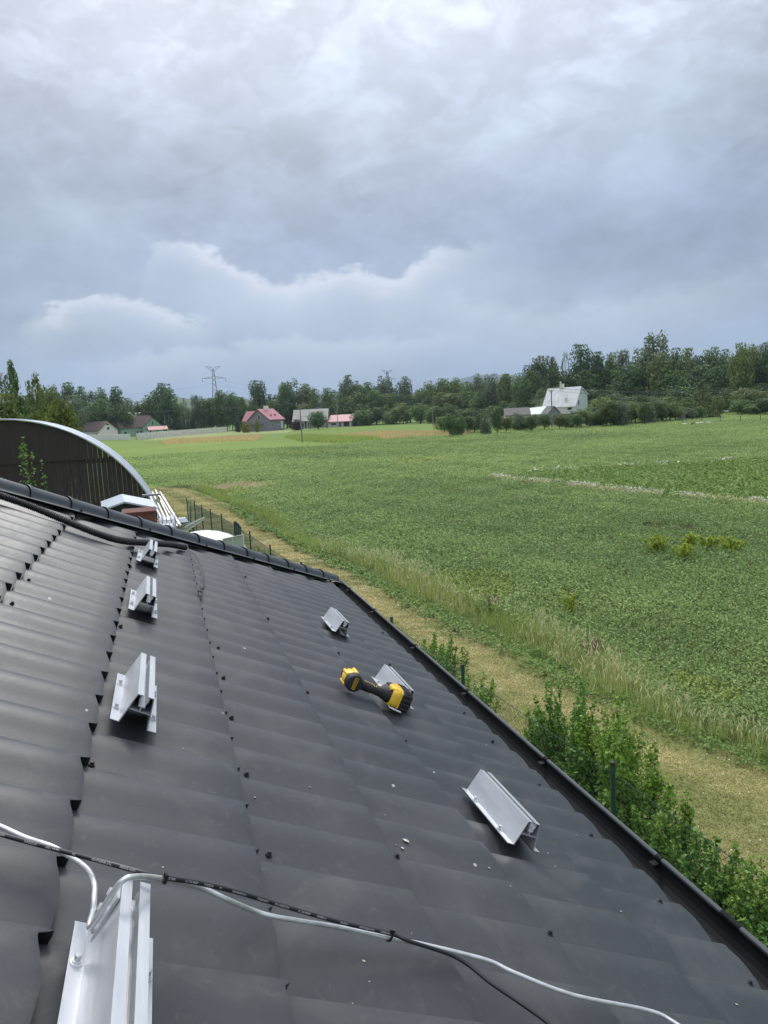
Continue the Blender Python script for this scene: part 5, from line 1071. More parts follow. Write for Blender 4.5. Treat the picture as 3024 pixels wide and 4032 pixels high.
# right sheds
fr = Frame(2622, 1650, 160, 20); t = thing('lean_to_shelter', 'small broken lean-to shelter with a pale sloping board roof by the meadow', 'shelter', fr.o)
mb = MB(); v = [(.9, -.2, 1.5), (2.9, -.2, .75), (2.9, 1.6, .75), (.9, 1.6, 1.5)]; v += [(a, b_, c_ + .06) for a, b_, c_ in v]; mb.add(fr(v), [(0, 3, 2, 1), (4, 5, 6, 7), (0, 1, 5, 4), (1, 2, 6, 5), (2, 3, 7, 6), (3, 0, 4, 7)])
v = [(.9, -.2, 1.5), (-.3, -.2, .8), (-.3, 1.6, .8), (.9, 1.6, 1.5)]; v += [(a, b_, c_ + .06) for a, b_, c_ in v]; mb.add(fr(v), [(0, 3, 2, 1), (4, 5, 6, 7), (0, 1, 5, 4), (1, 2, 6, 5), (2, 3, 7, 6), (3, 0, 4, 7)]); mb.build('roof', dirtyw, t)
for x, y, z in ((0, 0, 1), (.9, 0, 1.5), (1.8, 0, 1.2), (2.6, 0, .8), (0, 1.4, 1), (2.6, 1.4, .8)): fbox(fr, x - .04, x + .04, y - .04, y + .04, 0, z).build('post', dirtyw, t)
fbox(fr, 2.9, 3.9, .2, 1.8, 0, 1.3).build('back_hut', greyr, t)
fr = Frame(2824, 1626, 200, -8); t = thing('wooden_shed', 'weathered wooden shed with a brown grey roof at the back of the meadow', 'shed', fr.o); gable(t, fr, 0, 3.9, 0, 3.2, 1.9, 3.3, woodd, greyr, 'x', over=.25)
fbox(fr, -.1, 2.6, -.7, -.55, .55, .95).build('white_board', whiter, t); fbox(fr, .4, 1.6, -.04, 0, .9, 1.6).build('opening', darkw, t)

# ---- animals in the meadow
goosem = bmat('white_feathers', (.75, .74, .7), rough=.9); darkf = bmat('dark_feathers', (.07, .05, .04), rough=.9)
def goose(px, py, D, face, m_, label, s_=1.0, down=False):
    p = at(px, py, D); o = np.array([p[0], p[1], 0]); d = np.array([p[0], p[1]]) / math.hypot(p[0], p[1]); r = np.array([d[1], -d[0]]) * face
    f_ = lambda a, z, q=0: np.array([*(o[:2] + r * a + d * q), z]); mb = MB()
    mb.tube([f_(-.42, .3), f_(-.34, .31), (f_(-.15, .3)), f_(.05, .28), f_(.2, .3), f_(.26, .4), f_(.27, .52), f_(.29, .62), f_(.33, .64), f_(.38, .63), f_(.43, .61)] if not down else [f_(-.42, .28), f_(-.34, .26), f_(-.15, .24), f_(.05, .22), f_(.2, .24), f_(.26, .3), f_(.3, .3), f_(.33, .26), f_(.36, .2), f_(.4, .14), f_(.43, .1)], np.array([.01, .07, .15, .15, .11, .055, .035, .04, .05, .035, .012]) * s_, 9)
    if not down or True:
        for q in (-.05, .05): mb.tube([f_(-.02, .2, q), f_(-.02, .0, q), f_(.07, .0, q)], [.018, .012, .015], 5)
    g = mb.build('goose', m_, smooth=True); g_ = np.array([0]); tag(g, label, 'goose', 'geese resting in the meadow')
goose(2696, 1664, 132, 1, goosem, 'white goose farthest left in the meadow, head down', down=True); goose(2745, 1661, 134, -1, goosem, 'white goose right beside the dark one', down=True)
goose(2763, 1661, 135, 1, goosem, 'white goose in the middle of the meadow group', down=True); goose(2790, 1661, 133, -1, goosem, 'white goose farthest right in the meadow with its neck up'); goose(2731, 1662, 133, 1, darkf, 'dark brown goose sitting among the white ones', 1.35, True)

# ---- field fences
fpost = bmat('weathered_post', (.14, .12, .1), bump=.3, bscale=9); thinw = mat('fence_wire', (.2, .2, .2), rough=.5, metal=.6)
def post_fence(name, label, pts, h_, r_=.06, wires=2, wr_=.008, mt=None):
    o = np.array([*pts[0], 0]); t = thing(name, label, 'fence', o)
    for p in pts: mb = MB(); mb.cyl((*p, 0), (*p, h_ * random.uniform(.92, 1.08)), r_, 6); mb.build('post', mt or fpost, t)
    for k in range(wires): mb = MB(); mb.tube([(*p, h_ * (.45 + .4 * k)) for p in pts], wr_, 4); mb.build('wire', thinw, t)
    return t
post_fence('post_and_wire_fence', 'post and wire fence along the front of the meadow with the geese', [gnd(x, y)[:2] for x, y in ((2546, 1675), (2614, 1670), (2689, 1669), (2761, 1668), (2836, 1666), (2915, 1663), (2994, 1661), (3080, 1658))], 1.1)
post_fence('orchard_fence', 'low thin post fence in front of the orchard trees', [gnd(x, 1695 - (x - 2010) * .035)[:2] for x in range(2010, 2540, 33)], .75, .035)
post_fence('garden_fence', 'low fence of thin posts before the grey house and the pale roofed barn', [gnd(x, y)[:2] for x, y in ((905, 1696), (925, 1696), (945, 1696), (968, 1695), (1000, 1695), (1020, 1694), (1128, 1692), (1153, 1692), (1206, 1690), (1223, 1690), (1272, 1688), (1290, 1687))], 1.5, .09)
t = thing('white_fence', 'white picket fence in front of the grey house', 'fence', (*gnd(1034, 1695)[:2], 0)); a, b_ = gnd(1034, 1695)[:2], gnd(1104, 1692)[:2]
for k in range(5): p = a + (b_ - a) * k / 4; mb = MB(); mb.box((*p, 1.1), (.3, .3, 2.2) if k in (0, 1) else (.16, .16, 1.9)); mb.build('post', framew, t)
mb = MB(); dd = (b_ - a); L = np.linalg.norm(dd); an = math.atan2(dd[1], dd[0])
for z in (.45, 1.5): mb.box((*((a + b_) / 2), z), (L, .06, .1), rot=an)
for k in range(34): p = a + dd * (k + .5) / 34; mb.box((*p, .95), (.08, .03, 1.35), rot=an)
mb.build('pickets', framew, t)

# ---- poles, wires and pylons
polem = bmat('pole_wood', (.24, .23, .22), rough=.9)
def upole(px, pyb, pyt, label, fork=True, extra=0, Dp=None):
    b_ = gnd(px, pyb) if Dp is None else at(px, pyb, Dp) * np.array([1, 1, 0]); D = math.hypot(b_[0], b_[1]); H = at(px, pyt, D)[2]; t = thing('power_pole', label, 'pole', b_ * np.array([1, 1, 0])); mb = MB(); mb.cyl((b_[0], b_[1], 0), (b_[0], b_[1], H), .14, 8, .09); mb.build('pole', polem, t)
    T = np.array([b_[0], b_[1], H]); out = [T]
    if fork:
        for s_ in (-1, 1):
            mb = MB(); mb.tube([T - (0, 0, .5), T + (.55 * s_, 0, .25)], .045, 6); mb.build('arm', polem, t); q = T + (.55 * s_, 0, .25); mb = MB(); mb.tube([q, q + (0, 0, .1), q + (0, 0, .22)], [.06, .07, .03], 8); mb.build('insulator', framew, t); out.append(q + (0, 0, .2))
        q = T; mb = MB(); mb.tube([q, q + (0, 0, .1), q + (0, 0, .22)], [.06, .07, .03], 8); mb.build('insulator', framew, t)
    return t, out
pA, tA = upole(1190, 1741, 1596, 'bare power pole standing in the far field before the pale roofed barn'); pB, tB = upole(2174, 1689, 1537, 'tall power pole standing in front of the white farmhouse')
pC, tC = upole(537, 1732, 1637, 'grey pole with pale lamp heads before the green house', fork=False)
for dx, dz in ((-1.3, .9), (.55, .7), (1.6, .8)): mb = MB(); q = tC[0]; mb.tube([q - (0, 0, .2), q + (dx * .9, 0, dz - .1)], .035, 5); mb.sphere(q + (dx, 0, dz), .3, 6, (1.1, .8, .6)); mb.build('lamp_head', framew, pC)
upole(1705, 1677, 1597, 'slender pole at the far field edge before the willows', fork=False); upole(1331, 1688, 1628, 'slender pole before the pink roofed garage', fork=False); upole(999, 1694, 1618, 'pole at the left corner of the grey house', fork=False)
upole(648, 1655, 1633, 'short lamp post rising over the conifer hedge', fork=False, Dp=300)
wirem2 = mat('power_wire', (.06, .06, .06), rough=.6)
def span(a, b_, sag, label, r_=.014):
    P = [np.array(a) * (1 - t) + np.array(b_) * t - np.array([0, 0, sag * 4 * t * (1 - t)]) for t in np.linspace(0, 1, 25)]; mb = MB(); mb.tube(P, r_, 4); o = mb.build('overhead_wire', wirem2); tag(o, label, 'overhead wire', 'overhead wires across the field')
LFT = [at(-120, 1617, 190), at(-120, 1621, 192)]; RGT = [at(3300, 1512, 118), at(3300, 1519, 119), at(3300, 1527, 120)]
for k, nm in ((0, 'upper'), (1, 'lower')): span(LFT[k], tA[k + 1], 1.0, nm + ' overhead wire running from the left edge to the pole in the far field', .02)
for k in range(3): span(tA[(1, 2, 0)[k]], tB[(1, 2, 0)[k]], .9 + .12 * k, 'overhead wire between the two power poles, ' + ('upper one', 'middle one', 'lowest one')[k], .018)
for k in range(3): span(tB[(1, 2, 0)[k]], RGT[k], .8 + .2 * k, 'overhead wire from the tall pole to the right edge, ' + ('upper one', 'middle one', 'lowest one')[k], .017)
pylm = mat('pylon_steel', (.22, .24, .26), (.16, .18, .2), rough=.7)
def pylon(px, pt, D, label, wid=1.0):
    T_ = at(px, pt, D); H = T_[2]; t = thing('pylon', label, 'pylon', (T_[0], T_[1], 0)); b_ = np.array([T_[0], T_[1], 0]); mb = MB(); lv = np.linspace(0, 1, 13); hw = [4.2 * (1 - z) ** 1.35 + .85 for z in lv]; r_ = .2
    for k in range(12):
        z0, z1, w0, w1 = lv[k] * H * .97, lv[k + 1] * H * .97, hw[k], hw[k + 1]
        cs = [(-1, -1), (1, -1), (1, 1), (-1, 1)]
        for q in range(4):
            (a, c_), (e, f_) = cs[q], cs[(q + 1) % 4]; mb.cyl(b_ + (a * w0, c_ * w0, z0), b_ + (a * w1, c_ * w1, z1), r_, 4); mb.cyl(b_ + (a * w0, c_ * w0, z0), b_ + (e * w1, f_ * w1, z1), r_ * .6, 3); mb.cyl(b_ + (e * w0, f_ * w0, z0), b_ + (a * w1, c_ * w1, z1), r_ * .6, 3)
    mb.build('mast', pylm, t); tips = []
    for z, wd, nm in ((.985, 7.0, 'top_arm'), (.80, 11.0, 'upper_arm'), (.42, 14.0, 'lower_arm')):
        mb = MB(); zz = z * H; h2 = 1.9 if z < .9 else 1.3
        for s_ in (-1, 1):
            tip = b_ + (s_ * wd, 0, zz + (1.2 if z > .9 else 0)); tips.append(tip)
            for y in (-.8, .8): mb.cyl(b_ + (s_ * .8, y, zz), tip, r_ * .8, 4); mb.cyl(b_ + (s_ * .8, y, zz + (h2 if z < .9 else -4)), tip, r_ * .8, 4)
            for q in (.3, .6): mb.cyl(b_ + (s_ * wd * q, 0, zz), b_ + (s_ * wd * (q + .12), 0, zz + h2 * (1 - q) * (1 if z < .9 else -1)), r_ * .6, 3)
            if z < .9: mb.cyl(tip, tip - (0, 0, 3.4), .22, 5)
        mb.build(nm, pylm, t)
    return tips
t1 = pylon(838, 1443, 760, 'lattice pylon on the left, rising far behind the trees'); t2 = pylon(1524, 1457, 950, 'smaller lattice pylon further right, its top above the willows')
for k, (a, b_) in enumerate(zip(t1[2:], t2[2:])): span(a - np.array([0, 0, 3]), b_ - np.array([0, 0, 3]), 12, 'thin transmission line between the pylons, hung from the ' + ('upper arm, left tip', 'upper arm, right tip', 'lower arm, left tip', 'lower arm, right tip')[k], .05)
span(t1[3] - np.array([0, 0, 3]), at(-300, 1560, 640), 8, 'thin transmission line from the left pylon out of the picture', .05)
# ---- far hills
hillm = zone_mat('wooded_hills', ((.06, .10, .06), (.05, .08, .05), (.12, .17, .08), (.07, .11, .06)), .004, .02, bs=.3); mtm = mat('far_mountain', (.08, .11, .12), (.07, .10, .11), rough=1, scale=.004)
def hills(name, a0, a1, D, hfun, mt, depth=400):
    A = np.radians(np.linspace(a0, a1, 160)); V = []; k = 8
    for i in range(k): t = i / (k - 1); h_ = hfun(np.degrees(A)) * math.sin(math.pi * t) ** .8; V.append(np.stack([np.sin(A) * (D + depth * t), np.cos(A) * (D + depth * t), h_ + .02 * i], 1))
    V = np.concatenate(V); i, j = np.meshgrid(np.arange(k - 1), np.arange(159), indexing='ij'); a = (i * 160 + j).ravel(); tag(mesh_obj(name, V, np.stack([a, a + 1, a + 161, a + 160], -1), mt, smooth=True), kind='structure')
hills('hills', -40, 60, 1500, lambda d: 50 + 9 * np.sin(d * .55) + 6 * np.sin(d * 1.3 + 1) + 1.3 * np.sin(d * 9) + .9 * np.sin(d * 23), hillm)
hills('mountains', 8, 70, 2600, lambda d: 60 + 65 * np.exp(-((d - 25) / 5) ** 2) + 165 * np.exp(-((d - 48) / 7.5) ** 2) + 5 * np.sin(d * .9), mtm, 500)

# ================================================================== the yard at the left
barkm = mat('barn_boards', (.042, .033, .030), (.026, .021, .019), rough=.85, scale=3, stretch=(6, 6, .3), bump=.4, bscale=20); barnroof = mat('arched_sheet_roof', (.50, .55, .62), (.42, .47, .53), rough=.4, metal=.2, scale=1.5, bump=.1)
BY = 31.0; pts = np.array([atY(0, 1655, BY)[[0, 2]], atY(480, 1832, BY)[[0, 2]], atY(640, 2078, BY)[[0, 2]]])
A_ = np.c_[2 * pts, np.ones(3)]; s3 = np.linalg.solve(A_, (pts ** 2).sum(1)); bc = s3[:2]; br = math.sqrt(s3[2] + bc @ bc); BX, BZ = bc
t = thing('arched_barn', 'big arched barn with a dark boarded gable and curved silvery roof at the left', 'barn', (BX, BY, 0))
x1 = BX + math.sqrt(br ** 2 - BZ ** 2); x0 = 2 * BX - x1; th1 = math.atan2(0 - BZ, x1 - BX); th0 = math.pi - th1
mb = MB(); n = 60; T_ = np.linspace(th1 + .0, th0, n); ribs = []
V = []; F = []
Ys = np.linspace(BY - .12, 33.8, 10)
for yi, y in enumerate(Ys):
    for r_ in (br + .06, br + .02): V += [(BX + r_ * math.cos(a), y, max(BZ + r_ * math.sin(a), .0)) for a in T_]
q = 2 * n
for i in range(len(Ys) - 1):
    for j in range(n - 1): a = i * q + j; F.append((a, a + 1, a + q + 1, a + q)); F.append((a + n, a + q + n, a + q + n + 1, a + n + 1))
for j in range(n - 1): F.append((j, j + n, j + n + 1, j + 1))
mb.add(V, F); br_o = mb.build('roof', barnroof, t, smooth=True)
for y in np.arange(BY + .9, 33.6, .9): mb = MB(); mb.tube([(BX + (br + .062) * math.cos(a), y, BZ + (br + .062) * math.sin(a)) for a in T_], .008, 4); mb.build('seam', barnroof, br_o)
mb = MB(); mb.tube([(BX + (br + .04) * math.cos(a), BY - .12, BZ + (br + .04) * math.sin(a)) for a in T_], .03, 6); mb.build('front_edge', barnroof, t)
def boards(name, za, zb, yoff, gapf):
    mb = MB(); x = x0 + .05; rs = random.Random(5)
    while x < x1 - .05:
        w_ = rs.uniform(.15, .2); g_ = gapf(x, rs); top_ = lambda xx: min(zb, BZ + math.sqrt(max(br ** 2 - (xx - BX) ** 2, 0)) - .005); xa, xb = x + g_ / 2, x + w_ - g_ / 2; ha, hb = top_(xa), top_(xb); dy = rs.uniform(-.004, .004)
        if max(ha, hb) > za + .05: mb.prism([(xa, za), (xb, za), (xb, max(hb, za + .01)), ((xa + xb) / 2, max(top_((xa + xb) / 2), za + .01)), (xa, max(ha, za + .01))], lambda p, d: (p[0], d, p[1]), BY + yoff + dy - .012, BY + yoff + dy + .012)
        x += w_
    return mb.build(name, barkm, t)
zs_ = atY(300, 1812, BY)[2]
boards('upper_boards', zs_, 9, -.04, lambda x, rs: .004 if x < -2.6 else (rs.random() < .5) * .012 + .003)
boards('lower_boards', .0, zs_ + .03, .0, lambda x, rs: .004 if x < -4.1 else (.003 if rs.random() < .4 else rs.uniform(.005, .013)))
mb = MB()
for z in (.8, 1.6, zs_ - .1): hw_ = math.sqrt(max(br ** 2 - (z - BZ) ** 2, 0)) - .15; mb.box((BX, BY + .08, z), (2 * hw_, .08, .12))
mb.build('rails', barkm, t)
# shed in front with the pale gable roof
shr = mat('galvanised_sheet', (.50, .55, .61), (.44, .49, .55), rough=.4, metal=.2, scale=2)
SY = 23.0; pk = atY(491, 1981, SY); pl = atY(400, 2014, SY); pr_ = atY(624, 2006, SY); bk = np.array([-.20, 2.6, .0])
t = thing('gable_shed', 'small shed with a pale metal gable roof standing before the arched barn', 'shed', (pk[0], pk[1], 0))
mb = MB(); th_ = np.array([0, 0, .05])
for e in (pl, pr_): v = [pk, e, e + bk, pk + bk]; v = v + [q + th_ for q in v]; mb.add(v, [(0, 3, 2, 1), (4, 5, 6, 7), (0, 1, 5, 4), (1, 2, 6, 5), (2, 3, 7, 6), (3, 0, 4, 7)])
mb.build('roof', shr, t); mb = MB(); ins = .12
fl = np.array([pl[0] + ins, SY + .15, 0]); frr = np.array([pr_[0] - ins, SY + .15, 0]); zl = pl[2] + .02; zr_ = pr_[2] + .02
v = [fl, frr, frr + (0, 0, zr_), (pk[0], SY + .15, pk[2] - .03), fl + (0, 0, zl)]; v2 = [np.array(q) + bk * .9 for q in v]; mb.add(v + v2, [(0, 1, 2, 3, 4), (9, 8, 7, 6, 5), (0, 5, 6, 1), (1, 6, 7, 2), (0, 4, 9, 5)]); mb.build('wall', bmat('dark_blue_boards', (.03, .035, .045)), t)
YB = 20.5; a = atY(480, 2034, YB); b_ = atY(609, 2016, YB); t_ = MB(); t_.box(((a[0] + b_[0]) / 2, YB + .5, b_[2] / 2), (b_[0] - a[0], 1.0, b_[2])); t_.box(((a[0] + b_[0]) / 2, YB + .5, b_[2] + .02), (b_[0] - a[0] + .05, 1.05, .04))
tag(t_.build('rust_red_box', bmat('rust_red', (.12, .045, .03), (.09, .035, .025), scale=3)), 'rust red sheet metal box behind the ridge caps', 'container')
# white tanks in cages
tankm = mat('white_tank', (.62, .64, .64), (.5, .52, .52), rough=.35)
def ibc(px, py, Y, w_, label):
    a = atY(px, py, Y); t = thing('caged_tank', label, 'tank', (a[0], Y, 0), 'white caged tanks beside the barn'); z1 = a[2]; mb = MB()
    V, F = loft([(-w_ / 2, 0, 0, .5, .42), (-w_ / 2 + .06, 0, 0, .56, .48), (w_ / 2 - .06, 0, 0, .56, .48), (w_ / 2, 0, 0, .5, .42)]); V = np.array(V) + (a[0], Y, z1 - .5); mb.add(V, F); mb.build('tank', tankm, t, smooth=True); mb = MB()
    for k in range(5): x = a[0] - w_ / 2 + w_ * k / 4; mb.tube([(x, Y - .6, z1 - 1.02), (x, Y - .6, z1 + .02), (x, Y + .6, z1 + .02), (x, Y + .6, z1 - 1.02)], .012, 5)
    for z in (.05, .5, 1.0): mb.tube([(a[0] - w_ / 2 - .02, Y - .61, z1 - z), (a[0] + w_ / 2 + .02, Y - .61, z1 - z)], .012, 5)
    mb.build('cage', alud, t); mb = MB(); mb.box((a[0], Y, (z1 - 1.0) / 2), (w_, 1.1, z1 - 1.0)); mb.build('pallet_stack', woodd, t)
ibc(655, 2032, 22.5, .48, 'white tank in a wire cage, the farther one next to the rust red box'); ibc(652, 2060, 20.6, .42, 'white tank in a wire cage, the nearer one just over the ridge caps')
orp = MB(); a = atY(616, 2054, 20.8); orp.tube([a + (-.05, 0, 0), a + (0, 0, .06), a + (.03, 0, -.05)], .02, 6); tag(orp.build('orange_hose', bmat('orange_plastic', (.7, .16, .06))), 'bit of orange hose between the rust red box and the white tank', 'hose')
# aluminium bars leaning on the barn
for k, (xt, yt, xb, yb) in enumerate([(600, 1938, 668, 2080), (612, 1930, 682, 2076), (622, 1945, 700, 2074), (630, 1938, 706, 2066), (590, 1952, 655, 2082), (640, 1952, 712, 2072)]):
    a = atY(xt, yt, 30.2); b_ = atY(xb, yb, 27.0); mb = MB(); d = (a - b_) / np.linalg.norm(a - b_); sx = np.array([1.0, 0, 0]); sy = np.cross(d, sx); sy /= np.linalg.norm(sy)
    v = [e + sx * i * .022 + sy * j * .03 for e in (a, b_) for i, j in ((-1, -1), (1, -1), (1, 1), (-1, 1))]; mb.add(v, [(0, 1, 2, 3), (7, 6, 5, 4), (0, 4, 5, 1), (1, 5, 6, 2), (2, 6, 7, 3), (3, 7, 4, 0)])
    tag(mb.build('aluminium_bar', alud), ('leftmost but one', 'third', 'fourth', 'fifth', 'leftmost', 'rightmost')[k] + ' of the long aluminium bars leaning on the end of the arched barn', 'bar', 'aluminium bars leaning on the barn')
a = atY(560, 1954, 29.5); b_ = atY(634, 1943, 29.5); mb = MB(); mb.box(((a[0] + b_[0]) / 2, 29.5, (a[2] + b_[2]) / 2), (b_[0] - a[0], .2, .07)); tag(mb.build('grey_beam', alud), 'grey beam sticking out level across the leaning aluminium bars', 'beam')
# lattice arm, rails and small green trailer
mb = MB(); a, b_ = atY(730, 2094, 24), atY(806, 2042, 24.6); up2 = np.array([0, 0, .16])
for o_ in (np.zeros(3), up2, np.array([0, .2, .08])): mb.cyl(a + o_, b_ + o_ * .3, .018, 6)
for k in range(9): p, q = a + (b_ - a) * k / 9, a + (b_ - a) * (k + .5) / 9; s_ = 1 - .7 * k / 9; mb.cyl(p, q + up2 * s_, .01, 4); mb.cyl(q + up2 * s_, a + (b_ - a) * (k + 1) / 9, .01, 4)
tag(mb.build('lattice_arm', bmat('pale_paint', (.42, .45, .40))), 'pale lattice arm pointing up right behind the ridge caps', 'lattice arm')
for k, (xa, ya, xb, yb) in enumerate([(690, 2075, 800, 2050), (690, 2085, 790, 2072), (700, 2072, 760, 2090)]):
    mb = MB(); a, b_ = atY(xa, ya, 24.8), atY(xb, yb, 25.4); mb.cyl(a, b_, .022, 6); tag(mb.build('metal_tube', bmat('dull_tube', (.2, .22, .16))), ('upper', 'lower', 'crossing')[k] + ' rusty tube lying in the pile under the lattice arm', 'tube', 'tubes piled near the barn')
a = atY(728, 2052, 28.5); t = thing('garden_trailer', 'small green trailer with a pale sheet on it near the far end of the fence', 'trailer', (a[0], a[1], 0)); gtm = bmat('trailer_green', (.04, .1, .07)); z = a[2]
mb = MB(); mb.box((a[0], 28.5, z - .1), (.5, .8, .1)); mb.build('bed', gtm, t); mb = MB(); mb.box((a[0] - .1, 28.5, z + .06), (.42, .5, .14), taper=.6); mb.build('pale_sheet', shr, t); mb = MB(); mb.cyl((a[0] - .3, 28.2, z - .3), (a[0] - .22, 28.2, z - .3), .2, 12); mb.cyl((a[0] + .22, 28.2, z - .3), (a[0] + .3, 28.2, z - .3), .2, 12); mb.build('wheel', rubber, t); mb = MB(); mb.cyl((a[0] + .2, 28.4, z - .1), (a[0] + .25, 28.6, z + .5), .03, 6); mb.build('lever', gtm, t)
mb = MB(); mb.box((a[0], 28.5, (z - .5) / 2), (.5, .6, max(z - .5, .1))); mb.build('stand', woodd, t)
# white dome cover and framed panel
a = atY(800, 2098, 17); mb = MB(); mb.sphere((a[0] - .02, 17.3, a[2] - .62), 1.0, 14, (1.0, 1.0, .62)); mb.cyl((a[0] - .02, 17.3, 0), (a[0] - .02, 17.3, a[2] - .6), .99, 28)
tag(mb.build('dome_cover', mat('white_cover', (.68, .7, .68), (.6, .62, .6), rough=.5), smooth=True), 'smooth white domed cover showing just above the ridge caps', 'cover')
a, b_ = atY(878, 2122, 15.6), atY(957, 2105, 15.0); t = thing('framed_panel', 'pale framed sheet standing upright beside the white domed cover', 'panel', (a[0], a[1], 0)); d = b_ - a
mb = MB(); v = [a + (0, 0, 0), b_, b_ - (0, 0, .9), a - (0, 0, .9)]; v += [q + (0, .02, 0) for q in v]; mb.add(v, [(0, 1, 2, 3), (7, 6, 5, 4), (0, 4, 5, 1), (1, 5, 6, 2), (2, 6, 7, 3), (3, 7, 4, 0)]); mb.build('sheet', bmat('pale_green_sheet', (.33, .4, .36), rough=.3), t)
mb = MB()
for p, q in ((a, b_), (b_, b_ - (0, 0, .95)), (a + d * .5, a + d * .5 - (0, 0, .95)), (a, a - (0, 0, .95))): mb.cyl(p - (0, .015, 0), q - (0, .015, 0), .012, 6)
mb.build('frame', framew, t); mb = MB(); mb.cyl(b_ - (0, 0, .9), (b_[0], b_[1], 0), .02, 6); mb.cyl(a - (0, 0, .9), (a[0], a[1], 0), .02, 6); mb.build('leg', framew, t)

# ---- green fence
fgreen = mat('fence_green', (.012, .055, .04), (.016, .065, .05), rough=.4, scale=20); fwire = mat('fence_mesh_green', (.015, .06, .045), (.02, .07, .05), rough=.45)
FP = [gnd(*q, 1.5)[:2] for q in [(735, 1963), (765, 1975), (793, 1990), (828, 2006), (871, 2025), (922, 2057), (983, 2095), (1063, 2148)]]
FP += [np.array((2.62, 15.6)), np.array((2.9, 13.1)), np.array((3.1, 10.6)), np.array((3.26, 8.18)), np.array((3.48, 5.34)), np.array((3.62, 2.6)), np.array((3.7, -.1)), np.array((3.75, -2.8))]
t = thing('chain_link_fence', 'dark green chain link fence with round posts running along the track', 'fence', (*FP[0], 0))
for p in FP:
    mb = MB(); mb.cyl((*p, -.05), (*p, 1.50), .021, 12); o = mb.build('post', fgreen, t); mb = MB(); mb.tube([(*p, 1.495), (*p, 1.52), (*p, 1.527)], [.0235, .0235, .012], 12); mb.build('cap', blackp, o)
for i in range(len(FP) - 1):
    a, b_ = FP[i], FP[i + 1]; L = np.linalg.norm(b_ - a); d = (b_ - a) / L; mid = (a + b_) / 2; far = mid[1] > 12; pitch = .078 if not far else .11; r_ = .0018 if not far else .0038; H = 1.42; mb = MB()
    nn_ = np.array([-d[1], d[0]]); F = []; V = []
    def zz_(u): return 1.42 - .02 * math.sin(math.pi * u / L)
    for s_ in (1, -1):
        for c_ in np.arange(-H, L + H, pitch):
            # line z = s_*(u - c_) for s_=1, z = -(u - c_ - H) ...
            if s_ == 1: u0, z0, u1, z1 = c_, 0.0, c_ + H, H
            else: u0, z0, u1, z1 = c_ + H, 0.0, c_, H
            ua, ub = (u0, u1); za, zb = z0, z1
            def clipu(ua, za, ub, zb):
                pts_ = []
                for lim in ((0.0, L),):
                    t0, t1 = 0.0, 1.0; du = ub - ua
                    if du == 0: return None
                    ta, tb_ = (0 - ua) / du, (L - ua) / du; lo_, hi_ = min(ta, tb_), max(ta, tb_); t0, t1 = max(0, lo_), min(1, hi_)
                    if t1 <= t0: return None
                    return ua + du * t0, za + (zb - za) * t0, ua + du * t1, za + (zb - za) * t1
            q = clipu(ua, za, ub, zb)
            if q is None: continue
            p0 = np.array([*(a + d * q[0]), q[1]]); p1 = np.array([*(a + d * q[2]), q[3]]); T_ = p1 - p0; T_ /= np.linalg.norm(T_) + 1e-9; n3 = np.array([*nn_, 0]); s3_ = np.cross(T_, n3); k0 = len(V)
            for e in (p0, p1):
                for w_ in range(3): an = w_ * 2.094; V.append(e + r_ * (math.cos(an) * n3 + math.sin(an) * s3_) + n3 * .003 * s_)
            F += [(k0 + w_, k0 + (w_ + 1) % 3, k0 + 3 + (w_ + 1) % 3, k0 + 3 + w_) for w_ in range(3)]
    mb.add(V, F); mb.build('mesh', fwire, t); mb = MB()
    for z in (.08, .75, 1.42): mb.tube([(*(a + d * (L * q)), z - (.015 * math.sin(math.pi * q) if z > 1 else 0)) for q in np.linspace(0, 1, 6)], .0028 if not far else .004, 5)
    mb.build('tension_wire', fwire, t)
p = FP[5]; mb = MB(); mb.tube([(p[0] + .02, p[1], 1.53), (p[0] + .06, p[1], 1.44), (p[0] + .12, p[1], 1.3), (p[0] + .10, p[1], 1.12), (p[0] + .02, p[1], 1.0), (p[0] - .1, p[1], .98)], [.03, .07, .09, .08, .05, .01], 8)
tag(mb.build('hanging_rag', bmat('dark_green_cloth', (.01, .04, .035)), smooth=True), 'dark green rag hanging on one of the far fence posts', 'rag')

